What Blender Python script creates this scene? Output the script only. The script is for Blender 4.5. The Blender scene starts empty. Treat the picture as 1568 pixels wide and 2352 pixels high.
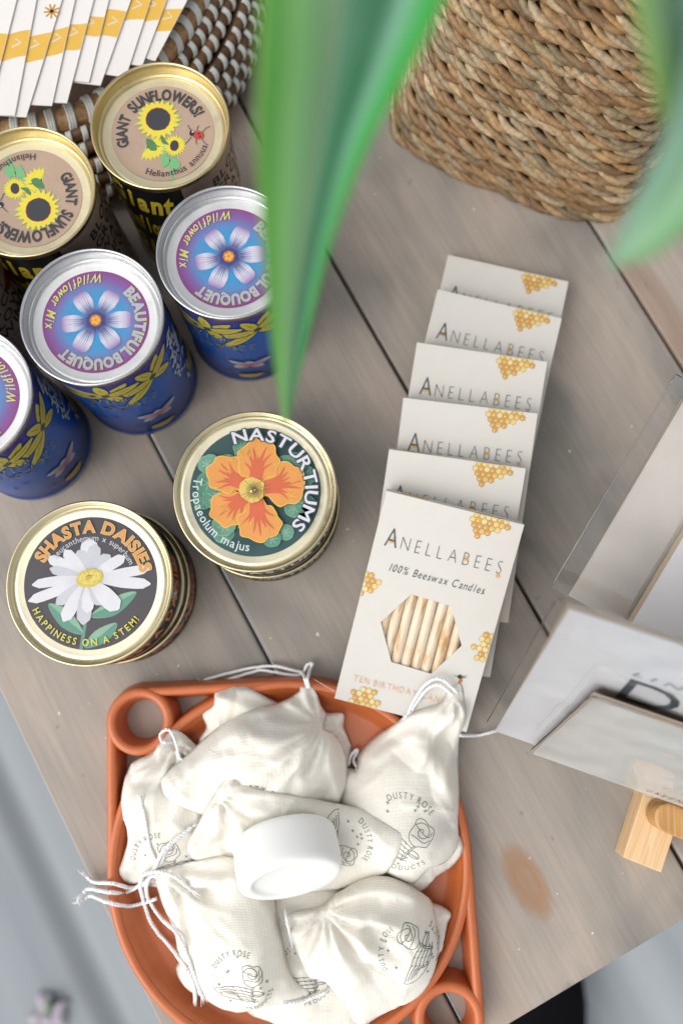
import bpy, bmesh, math, random
import numpy as np
from mathutils import Vector, Matrix, noise
from mathutils.bvhtree import BVHTree
from mathutils.geometry import tessellate_polygon, delaunay_2d_cdt
R = math.radians
PI = math.pi
random.seed(4)
S = bpy.context.scene
COL = S.collection

# ------------------------------------------------------------------ camera
CAM_H, FPX, TILT = 0.56, 1960.0, R(8.7)
cam_d = bpy.data.cameras.new('camera')
cam = bpy.data.objects.new('camera', cam_d)
COL.objects.link(cam)
S.camera = cam
cam.location = (0, 0, CAM_H)
cam.rotation_euler = (TILT, 0, 0)
cam_d.sensor_fit = 'HORIZONTAL'
cam_d.sensor_width = 24.0
cam_d.lens = 24.0 * FPX / 1568.0
cam_d.clip_start = 0.01
cam_d.clip_end = 50
cam_d.dof.use_dof = True
cam_d.dof.focus_distance = 0.487
cam_d.dof.aperture_fstop = 3.4

# ------------------------------------------------------------------ light
SUN_AZ, SUN_EL = (-0.85, -0.55), R(48)
w = bpy.data.worlds.new('World')
S.world = w
w.use_nodes = True
wn = w.node_tree
bg = wn.nodes['Background']
sky = wn.nodes.new('ShaderNodeTexSky')
sky.sky_type = 'NISHITA'
sky.sun_disc = False
sky.sun_elevation = SUN_EL
sky.sun_rotation = math.atan2(SUN_AZ[0], SUN_AZ[1])
sky.air_density = 1.0
sky.dust_density = 3.0
hsv = wn.nodes.new('ShaderNodeHueSaturation')
hsv.inputs['Saturation'].default_value = 0.14
wn.links.new(sky.outputs[0], hsv.inputs['Color'])
wn.links.new(hsv.outputs[0], bg.inputs['Color'])
bg.inputs['Strength'].default_value = 0.15
sd = bpy.data.lights.new('sun', 'SUN')
sun = bpy.data.objects.new('sun', sd)
COL.objects.link(sun)
sd.energy = .7
sd.angle = R(70)
sd.color = (1.0, 0.965, 0.91)
sv = Vector((SUN_AZ[0], SUN_AZ[1], 0)).normalized() * math.cos(SUN_EL) + Vector((0, 0, math.sin(SUN_EL)))
sun.rotation_euler = sv.to_track_quat('Z', 'Y').to_euler()
sun.location = sv * 3
S.view_settings.view_transform = 'Standard'
S.view_settings.look = 'None'
S.view_settings.exposure = 0.55
S.view_settings.gamma = 1
S.cycles.use_denoising = True
S.render.film_transparent = False
S.cycles.max_bounces = 10
S.cycles.transparent_max_bounces = 16

# ------------------------------------------------------------------ helpers
def P(px, py, z=0.0):
    """photo pixel (1568 x 2352) -> the world point at height z on that sight line"""
    x = (px - 784.0) / FPX
    y = -(py - 1176.0) / FPX
    dy = y * math.cos(TILT) + math.sin(TILT)
    dz = y * math.sin(TILT) - math.cos(TILT)
    t = (z - CAM_H) / dz
    return Vector((x * t, dy * t, z))

def lin(c):
    c = c / 255.0
    return c / 12.92 if c <= 0.04045 else ((c + 0.055) / 1.055) ** 2.4
def C(r, g, b):
    return (lin(r), lin(g), lin(b), 1.0)

OFF = {}
def tag(o, label=None, cat=None, group=None, kind=None):
    if label: o['label'] = label
    if cat: o['category'] = cat
    if group: o['group'] = group
    if kind: o['kind'] = kind
    return o
def empty(name, loc=(0, 0, 0), label=None, cat=None, group=None):
    o = bpy.data.objects.new(name, None)
    COL.objects.link(o)
    o.empty_display_size = 0.02
    o.location = loc
    OFF[o.name] = Vector(loc)
    return tag(o, label, cat, group)
def link_mesh(name, me, mats, parent=None, smooth=True):
    for m in (mats if isinstance(mats, (list, tuple)) else [mats]):
        me.materials.append(m)
    if smooth:
        me.polygons.foreach_set('use_smooth', [True] * len(me.polygons))
    o = bpy.data.objects.new(name, me)
    COL.objects.link(o)
    if parent is not None:
        o.parent = parent
        OFF[o.name] = OFF.get(parent.name, Vector())
    else:
        OFF[o.name] = Vector()
    return o

class MB:
    """collects shapes, links them as one mesh object"""
    def __init__(s):
        s.v = []; s.f = []; s.m = []; s.c = []; s.cur = (1, 1, 1, 1); s.mi = 0
    def add(s, vs, fs):
        b = len(s.v)
        s.v += [Vector(v) for v in vs]
        s.c += [s.cur] * len(vs)
        for f in fs:
            s.f.append([i + b for i in f]); s.m.append(s.mi)
    def box(s, x0, x1, y0, y1, z0, z1, M=None):
        vs = [Vector((x, y, z)) for z in (z0, z1) for y in (y0, y1) for x in (x0, x1)]
        if M is not None: vs = [M @ v for v in vs]
        s.add(vs, [(0, 2, 3, 1), (4, 5, 7, 6), (0, 1, 5, 4), (2, 6, 7, 3), (0, 4, 6, 2), (1, 3, 7, 5)])
    def lathe(s, prof, n=64, c=(0, 0, 0), close=False):
        vs = []; fs = []
        k = len(prof)
        for i in range(n):
            a = 2 * PI * i / n
            for (r, z) in prof:
                vs.append((c[0] + r * math.cos(a), c[1] + r * math.sin(a), c[2] + z))
        for i in range(n):
            j = (i + 1) % n
            for q in range(k if close else k - 1):
                q2 = (q + 1) % k
                fs.append((i * k + q, j * k + q, j * k + q2, i * k + q2))
        s.add(vs, fs)
    def disc(s, r, z, n=64, c=(0, 0)):
        s.add([(c[0] + r * math.cos(2 * PI * i / n), c[1] + r * math.sin(2 * PI * i / n), z) for i in range(n)], [tuple(range(n))])
    def tube(s, pts, rad, n=8, closed=False, flat=1.0):
        pts = [Vector(p) for p in pts]
        N = len(pts)
        rr = rad if isinstance(rad, (list, tuple)) else [rad] * N
        vs = []; fs = []
        up = Vector((0, 0, 1))
        prev = None
        for i, p in enumerate(pts):
            a = pts[(i - 1) % N] if (closed or i > 0) else p
            b = pts[(i + 1) % N] if (closed or i < N - 1) else p
            t = (b - a)
            if t.length < 1e-9: t = Vector((1, 0, 0))
            t.normalize()
            if prev is None:
                x = t.cross(up)
                if x.length < 1e-3: x = t.cross(Vector((0, 1, 0)))
            else:
                x = prev - t * prev.dot(t)
            x.normalize(); prev = x
            y = t.cross(x)
            for k in range(n):
                an = 2 * PI * k / n
                vs.append(p + x * (rr[i] * math.cos(an)) + y * (rr[i] * flat * math.sin(an)))
        for i in range(N if closed else N - 1):
            j = (i + 1) % N
            for k in range(n):
                k2 = (k + 1) % n
                fs.append((i * n + k, i * n + k2, j * n + k2, j * n + k))
        if not closed:
            fs.append(tuple(range(n - 1, -1, -1)))
            fs.append(tuple((N - 1) * n + k for k in range(n)))
        s.add(vs, fs)
    def build(s, name, mats, parent=None, smooth=True, world=True, bevel=0, col=False):
        me = bpy.data.meshes.new(name)
        off = OFF.get(parent.name, Vector()) if (parent is not None and world) else Vector()
        me.from_pydata([tuple(v - off) for v in s.v], [], s.f)
        me.polygons.foreach_set('material_index', s.m)
        if col:
            at = me.color_attributes.new('Col', 'FLOAT_COLOR', 'POINT')
            at.data.foreach_set('color', [x for c in s.c for x in c])
        me.update()
        o = link_mesh(name, me, mats, parent, smooth)
        if bevel:
            b = o.modifiers.new('bevel', 'BEVEL'); b.width = bevel; b.segments = 2; b.limit_method = 'ANGLE'; b.angle_limit = R(40)
        return o

def copy_tree(o, parent=None):
    c = o.copy(); COL.objects.link(c)
    if parent is not None: c.parent = parent
    for ch in list(o.children): copy_tree(ch, c)
    return c

def spline(pts, n=12, closed=False):
    """Catmull-Rom through points"""
    pts = [Vector(p) for p in pts]; N = len(pts); out = []
    for i in range(N if closed else N - 1):
        g = lambda k: pts[k % N] if closed else pts[min(max(k, 0), N - 1)]
        p0, p1, p2, p3 = g(i - 1), g(i), g(i + 1), g(i + 2)
        for k in range(n):
            t = k / n
            out.append(0.5 * ((2 * p1) + (p2 - p0) * t + (2 * p0 - 5 * p1 + 4 * p2 - p3) * t * t + (3 * p1 - p0 - 3 * p2 + p3) * t ** 3))
    if not closed: out.append(pts[-1])
    return out

# ------------------------------------------------------------------ materials
def mat(name, col=(.5, .5, .5, 1), rough=.5, metal=0, **kw):
    m = bpy.data.materials.new(name); m.use_nodes = True
    b = m.node_tree.nodes['Principled BSDF']
    b.inputs['Base Color'].default_value = col
    b.inputs['Roughness'].default_value = rough
    b.inputs['Metallic'].default_value = metal
    for k, v in kw.items():
        b.inputs[k].default_value = v
    return m
def nd(m, t, **kw):
    n = m.node_tree.nodes.new(t)
    for k, v in kw.items():
        if k in n.inputs: n.inputs[k].default_value = v
        else: setattr(n, k, v)
    return n
def lk(m, a, b): m.node_tree.links.new(a, b)
def bsdf(m): return m.node_tree.nodes['Principled BSDF']
def coords(m, scale=(1, 1, 1), out='Object', rand=False):
    tc = nd(m, 'ShaderNodeTexCoord')
    mp = nd(m, 'ShaderNodeMapping')
    mp.inputs['Scale'].default_value = scale
    lk(m, tc.outputs[out], mp.inputs['Vector'])
    if rand:
        oi = nd(m, 'ShaderNodeObjectInfo')
        sc = nd(m, 'ShaderNodeVectorMath', operation='SCALE')
        sc.inputs[0].default_value = (17.0, 31.0, 7.0)
        lk(m, oi.outputs['Random'], sc.inputs['Scale'])
        lk(m, sc.outputs[0], mp.inputs['Location'])
    return mp.outputs[0]
def ramp(m, fac, stops):
    r = nd(m, 'ShaderNodeValToRGB')
    e = r.color_ramp.elements
    while len(e) < len(stops): e.new(0.5)
    for q, (p, c) in enumerate(stops):
        e[q].position = p; e[q].color = c
    lk(m, fac, r.inputs[0])
    return r.outputs[0]
def noise_tex(m, vec, scale, detail=4, rough=.55, dist=0):
    n = nd(m, 'ShaderNodeTexNoise', Scale=scale, Detail=detail, Roughness=rough, Distortion=dist)
    lk(m, vec, n.inputs['Vector'])
    return n.outputs[0]
def mixc(m, fac, a, b, mode='MIX'):
    x = nd(m, 'ShaderNodeMix', data_type='RGBA', blend_type=mode)
    for sock, val in ((x.inputs[0], fac), (x.inputs[6], a), (x.inputs[7], b)):
        if hasattr(val, 'is_linked'): lk(m, val, sock)
        else: sock.default_value = val
    return x.outputs[2]
def bump(m, h, strength=.3, dist=.001, prev=None):
    b = nd(m, 'ShaderNodeBump', Strength=strength, Distance=dist)
    lk(m, h, b.inputs['Height'])
    if prev is not None: lk(m, prev, b.inputs['Normal'])
    return b.outputs[0]
def math_n(m, op, a, b=None):
    x = nd(m, 'ShaderNodeMath', operation=op)
    for i, v in enumerate((a, b)):
        if v is None: continue
        if hasattr(v, 'is_linked'): lk(m, v, x.inputs[i])
        else: x.inputs[i].default_value = v
    return x.outputs[0]
def speckle(m, strength=.04, scale=900, base=None):
    """slight paper fibre mottling over the base colour"""
    b = bsdf(m)
    n = noise_tex(m, coords(m), scale, 3)
    n2 = noise_tex(m, coords(m), scale / 14, 3)
    col = base if base is not None else tuple(b.inputs['Base Color'].default_value)
    g = ramp(m, n, [(0.3, (1 - strength * 2,) * 3 + (1,)), (.7, (1, 1, 1, 1))])
    g2 = ramp(m, n2, [(0.3, (1 - strength * 1.5,) * 3 + (1,)), (.7, (1, 1, 1, 1))])
    c = mixc(m, 1.0, col, g, 'MULTIPLY')
    c = mixc(m, 1.0, c, g2, 'MULTIPLY')
    if base is not None: c = mixc(m, 1.0, c, (.80, .80, .80, 1), 'MULTIPLY')
    lk(m, c, b.inputs['Base Color'])
    return m

M = {}
# printed ink / paper driven by a colour attribute
m = M['print'] = mat('print', rough=.55)
at = nd(m, 'ShaderNodeVertexColor', layer_name='Col')
speckle(m, .05, 1400, at.outputs[0])
m = M['print_gloss'] = mat('print_gloss', rough=.32)
at = nd(m, 'ShaderNodeVertexColor', layer_name='Col')
speckle(m, .05, 1400, at.outputs[0])
m = M['ink'] = mat('ink', rough=.9)
at = nd(m, 'ShaderNodeVertexColor', layer_name='Col')
lk(m, at.outputs[0], bsdf(m).inputs['Base Color'])

def metal(name, col, rough=.3):
    m = mat(name, col, rough, 1.0)
    n = noise_tex(m, coords(m), 700, 3)
    n2 = noise_tex(m, coords(m), 60, 4)
    lk(m, ramp(m, n2, [(.3, (rough * .75,) * 3 + (1,)), (.7, (rough * 1.4,) * 3 + (1,))]), bsdf(m).inputs['Roughness'])
    lk(m, bump(m, n, .25, .0002), bsdf(m).inputs['Normal'])
    c = mixc(m, n, tuple(x * .88 for x in col[:3]) + (1,), col)
    lk(m, c, bsdf(m).inputs['Base Color'])
    return m
M['gold_tinplate_pan'] = metal('gold_tinplate_pan', (0.80, 0.71, 0.48, 1), .42)  # pans: same tinplate as the walls, sky brightness put into the paler colour
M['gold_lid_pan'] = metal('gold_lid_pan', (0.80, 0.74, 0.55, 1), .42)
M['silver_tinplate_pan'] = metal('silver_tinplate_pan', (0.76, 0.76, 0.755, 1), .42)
M['gold'] = metal('gold_tinplate', (0.66, 0.55, 0.30, 1), .28)  # rims and inner walls: same metal, kept darker than the pans to imitate shade
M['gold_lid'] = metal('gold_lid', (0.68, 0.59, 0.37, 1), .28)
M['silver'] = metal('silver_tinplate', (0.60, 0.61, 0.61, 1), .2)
M['paper'] = speckle(mat('white_card', C(203, 199, 192), .65), .02, 1200)
M['paper_cool'] = speckle(mat('cool_white_card', C(216, 215, 217), .6), .02, 900)
M['paper_bright'] = speckle(mat('bright_white_card', C(222, 218, 214), .6), .015, 900)
M['paper_warm'] = speckle(mat('warm_white_card', C(226, 219, 212), .6), .02, 900)
M['card_edge'] = mat('card_edge', C(178, 160, 140), .8)
M['black_pot'] = mat('black_plastic', (.004, .004, .005, 1), .9, **{'Specular IOR Level': .08})

# tray terracotta plastic
m = M['tray'] = mat('terracotta_plastic', C(186, 100, 54), .4)
n = noise_tex(m, coords(m), 70, 6, .65)
tc_ = mixc(m, n, C(174, 88, 44), C(198, 112, 66))
scf = noise_tex(m, coords(m, (1, .25, 1)), 190, 4, .7, 1.2)
tc_ = mixc(m, ramp(m, scf, [(.66, (0, 0, 0, 1)), (.74, (.28, .28, .28, 1))]), tc_, C(214, 152, 116))
dst = noise_tex(m, coords(m), 420, 2)
tc_ = mixc(m, ramp(m, dst, [(.75, (0, 0, 0, 1)), (.79, (.55, .55, .55, 1))]), tc_, C(226, 186, 160))
lk(m, tc_, bsdf(m).inputs['Base Color'])
lk(m, ramp(m, n, [(.3, (.32,) * 3 + (1,)), (.7, (.5,) * 3 + (1,))]), bsdf(m).inputs['Roughness'])
lk(m, bump(m, noise_tex(m, coords(m), 1500, 2), .12, .0003), bsdf(m).inputs['Normal'])

# table planks
def wood_mat(name, knots=()):
    m = mat(name, rough=.7)
    v = coords(m, (1, .16, 1), rand=True)
    vf = coords(m, (1, .035, 1), rand=True)
    vp = coords(m, (1, .5, 1), rand=True)
    big = noise_tex(m, vp, 13, 3, .5, .5)
    mid = noise_tex(m, v, 60, 5, .6, .6)
    fine = noise_tex(m, vf, 420, 5, .65)
    c = ramp(m, big, [(.28, C(98, 96, 90)), (.42, C(133, 127, 119)), (.52, C(158, 147, 136)), (.62, C(170, 156, 144)), (.76, C(179, 156, 138))])
    c = mixc(m, ramp(m, mid, [(.35, (0, 0, 0, 1)), (.75, (.55, .55, .55, 1))]), c, C(142, 138, 132))
    c = mixc(m, 1.0, c, ramp(m, fine, [(.25, (.85, .85, .85, 1)), (.6, (1.02, 1.02, 1.02, 1))]), 'MULTIPLY')
    spots = noise_tex(m, coords(m, (1, .6, 1), rand=True), 130, 2)
    c = mixc(m, ramp(m, spots, [(.73, (0, 0, 0, 1)), (.78, (.5, .5, .5, 1))]), c, C(96, 88, 80))
    dots = noise_tex(m, coords(m, rand=True), 210, 1)
    c = mixc(m, ramp(m, dots, [(.80, (0, 0, 0, 1)), (.815, (.7, .7, .7, 1))]), c, C(226, 220, 212))
    tc = nd(m, 'ShaderNodeTexCoord')
    for (kx, ky, rx, ry, colk, st) in knots:
        mp = nd(m, 'ShaderNodeMapping', vector_type='TEXTURE')
        mp.inputs['Location'].default_value = (kx, ky, 0)
        mp.inputs['Scale'].default_value = (rx, ry, 1e3)
        wob = nd(m, 'ShaderNodeVectorMath', operation='ADD')
        nn = nd(m, 'ShaderNodeTexNoise', Scale=120.0, Detail=3.0)
        sc = nd(m, 'ShaderNodeVectorMath', operation='SCALE', Scale=.006)
        lk(m, nn.outputs[1], sc.inputs[0])
        lk(m, tc.outputs['Object'], wob.inputs[0]); lk(m, sc.outputs[0], wob.inputs[1])
        lk(m, wob.outputs[0], mp.inputs['Vector'])
        ln = nd(m, 'ShaderNodeVectorMath', operation='LENGTH')
        lk(m, mp.outputs[0], ln.inputs[0])
        rings = ramp(m, ln.outputs[1], [(0, (st,) * 3 + (1,)), (.25, (st * .75,) * 3 + (1,)), (.45, (st,) * 3 + (1,)), (.7, (st * .8,) * 3 + (1,)), (1.0, (0, 0, 0, 1))])
        c = mixc(m, rings, c, colk)
    lk(m, c, bsdf(m).inputs['Base Color'])
    lk(m, bump(m, fine, .12, .0004, bump(m, mid, .15, .0008)), bsdf(m).inputs['Normal'])
    lk(m, ramp(m, mid, [(.3, (.5,) * 3 + (1,)), (.7, (.75,) * 3 + (1,))]), bsdf(m).inputs['Roughness'])
    return m

# cotton muslin
def cloth_mat(name, c0, c1):
    m = mat(name, rough=.92)
    v = coords(m, (1, 1, .5))
    big = noise_tex(m, v, 55, 3)
    c = mixc(m, big, c0, c1)
    sl = noise_tex(m, coords(m, (1, 18, 1)), 180, 2)
    c = mixc(m, ramp(m, sl, [(.25, (.10,) * 3 + (1,)), (.5, (0, 0, 0, 1))]), c, tuple(x * .78 for x in c0[:3]) + (1,))
    lk(m, c, bsdf(m).inputs['Base Color'])
    w1 = nd(m, 'ShaderNodeTexWave', Scale=420.0, Distortion=1.5, Detail=1.0, bands_direction='X'); w1.inputs['Detail Scale'].default_value = .05
    w2 = nd(m, 'ShaderNodeTexWave', Scale=420.0, Distortion=1.5, Detail=1.0, bands_direction='Y'); w2.inputs['Detail Scale'].default_value = .05
    cv = coords(m); lk(m, cv, w1.inputs['Vector']); lk(m, cv, w2.inputs['Vector'])
    wv = math_n(m, 'MULTIPLY', w1.outputs['Fac'], w2.outputs['Fac'])
    thin = noise_tex(m, v, 38, 2)
    wm = math_n(m, 'MULTIPLY', wv, ramp(m, thin, [(.36, (.08, .08, .08, 1)), (.60, (.62, .62, .62, 1))]))
    c = mixc(m, wm, c, tuple(x * .6 for x in c0[:3]) + (1,))
    lk(m, c, bsdf(m).inputs['Base Color'])
    bsdf(m).inputs['Subsurface Weight'].default_value = .35
    bsdf(m).inputs['Subsurface Radius'].default_value = (.0035, .0031, .0026)
    bsdf(m).inputs['Subsurface Scale'].default_value = 1.0
    crease = noise_tex(m, v, 95, 5, .55, .8)
    nb = bump(m, wv, .6, .0004, bump(m, crease, .28, .0025))
    lk(m, nb, bsdf(m).inputs['Normal'])
    tr = nd(m, 'ShaderNodeBsdfTranslucent'); lk(m, c, tr.inputs['Color'])
    mx = nd(m, 'ShaderNodeMixShader'); mx.inputs[0].default_value = .10
    out = m.node_tree.nodes['Material Output']
    lk(m, bsdf(m).outputs[0], mx.inputs[1]); lk(m, tr.outputs[0], mx.inputs[2]); lk(m, mx.outputs[0], out.inputs['Surface'])
    return m
M['muslin'] = cloth_mat('cream_muslin', C(247, 240, 226), C(249, 246, 238))
m = M['cord'] = mat('white_cotton_cord', C(240, 240, 240), .9)
wv = nd(m, 'ShaderNodeTexWave', Scale=330.0, bands_direction='DIAGONAL')
lk(m, coords(m), wv.inputs['Vector'])
lk(m, bump(m, wv.outputs['Fac'], .5, .0006), bsdf(m).inputs['Normal'])
m = M['soap'] = mat('white_soap', C(232, 232, 229), .5)
bsdf(m).inputs['Subsurface Weight'].default_value = .25
bsdf(m).inputs['Subsurface Radius'].default_value = (.006, .005, .004)
n = noise_tex(m, coords(m), 240, 5)
lk(m, bump(m, n, .12, .0008), bsdf(m).inputs['Normal'])
lk(m, mixc(m, ramp(m, noise_tex(m, coords(m), 330, 2), [(.76, (0, 0, 0, 1)), (.79, (1, 1, 1, 1))]), C(232, 232, 229), C(190, 176, 160)), bsdf(m).inputs['Base Color'])

# beeswax
m = M['wax'] = mat('beeswax', C(222, 190, 140), .45)
bsdf(m).inputs['Subsurface Weight'].default_value = .2
bsdf(m).inputs['Subsurface Radius'].default_value = (.004, .002, .001)
n = noise_tex(m, coords(m, (1, .25, 1), rand=True), 160, 4, .6, .5)
lk(m, ramp(m, n, [(.36, C(186, 138, 78)), (.43, C(206, 168, 114)), (.49, C(216, 196, 168)), (.75, C(222, 208, 186))]), bsdf(m).inputs['Base Color'])

# film / clear sleeve
def clear_mat(name, gloss=.14, tint=(.96, .97, .97, 1), rough=.06):
    m = bpy.data.materials.new(name); m.use_nodes = True
    nt = m.node_tree; nt.nodes.remove(nt.nodes['Principled BSDF'])
    t = nt.nodes.new('ShaderNodeBsdfTransparent'); t.inputs[0].default_value = tint
    g = nt.nodes.new('ShaderNodeBsdfGlossy'); g.inputs['Roughness'].default_value = rough
    g.inputs['Color'].default_value = (1, 1, 1, 1)
    fr = nt.nodes.new('ShaderNodeFresnel'); fr.inputs[0].default_value = 1.5
    ad = nt.nodes.new('ShaderNodeMath'); ad.operation = 'ADD'; ad.inputs[1].default_value = gloss
    nt.links.new(fr.outputs[0], ad.inputs[0])
    mx = nt.nodes.new('ShaderNodeMixShader')
    nt.links.new(ad.outputs[0], mx.inputs[0]); nt.links.new(t.outputs[0], mx.inputs[1]); nt.links.new(g.outputs[0], mx.inputs[2])
    nt.links.new(mx.outputs[0], nt.nodes['Material Output'].inputs['Surface'])
    n = nt.nodes.new('ShaderNodeTexNoise'); n.inputs['Scale'].default_value = 26; n.inputs['Detail'].default_value = 2
    tc = nt.nodes.new('ShaderNodeTexCoord'); nt.links.new(tc.outputs['Object'], n.inputs['Vector'])
    b = nt.nodes.new('ShaderNodeBump'); b.inputs['Strength'].default_value = .3; b.inputs['Distance'].default_value = .003
    nt.links.new(n.outputs[0], b.inputs['Height']); nt.links.new(b.outputs[0], g.inputs['Normal'])
    return m
M['film'] = clear_mat('clear_film', .0)
M['seam'] = clear_mat('clear_seam', .1)
M['sleeve'] = clear_mat('clear_plastic_sleeve', .045)

# light wood of the stand, bamboo
def stand_wood(name, a, b_, sc=1):
    m = mat(name, a, .55)
    n = noise_tex(m, coords(m, (1, .05, 1)), 420 * sc, 5, .6, .3)
    n2 = noise_tex(m, coords(m, (1, .2, 1)), 60, 3)
    c = mixc(m, ramp(m, n, [(.35, (0, 0, 0, 1)), (.65, (1, 1, 1, 1))]), b_, a)
    c = mixc(m, math_n(m, 'MULTIPLY', n2, .5), c, b_)
    lk(m, c, bsdf(m).inputs['Base Color'])
    lk(m, bump(m, n, .2, .0004), bsdf(m).inputs['Normal'])
    return m
M['pine'] = stand_wood('pale_pine', C(229, 199, 160), C(206, 168, 120))
M['bamboo'] = stand_wood('bamboo', C(209, 164, 104), C(158, 112, 62), .7)

# rattan / seagrass, coloured per strand
def reed(name, rough=.6, dark=.55):
    m = mat(name, rough=rough)
    at = nd(m, 'ShaderNodeVertexColor', layer_name='Col')
    n = noise_tex(m, coords(m), 330, 4, .6)
    c = mixc(m, 1.0, at.outputs[0], ramp(m, n, [(.3, (dark,) * 3 + (1,)), (.62, (1.1, 1.08, 1.05, 1))]), 'MULTIPLY')
    lk(m, c, bsdf(m).inputs['Base Color'])
    lk(m, bump(m, noise_tex(m, coords(m), 900, 4), .4, .0008), bsdf(m).inputs['Normal'])
    return m
M['seagrass'] = reed('seagrass', .5)
M['rattan'] = reed('rattan', .55, .5)
M['wrap'] = mat('white_plastic_wrap', C(204, 208, 203), .4)
m = M['leaf'] = mat('striped_leaf', rough=.38)
at = nd(m, 'ShaderNodeVertexColor', layer_name='Col')
lk(m, at.outputs[0], bsdf(m).inputs['Base Color'])
tr = nd(m, 'ShaderNodeBsdfTranslucent'); lk(m, at.outputs[0], tr.inputs['Color'])
mx = nd(m, 'ShaderNodeMixShader'); mx.inputs[0].default_value = .35
lk(m, bsdf(m).outputs[0], mx.inputs[1]); lk(m, tr.outputs[0], mx.inputs[2]); lk(m, mx.outputs[0], m.node_tree.nodes['Material Output'].inputs['Surface'])

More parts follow.
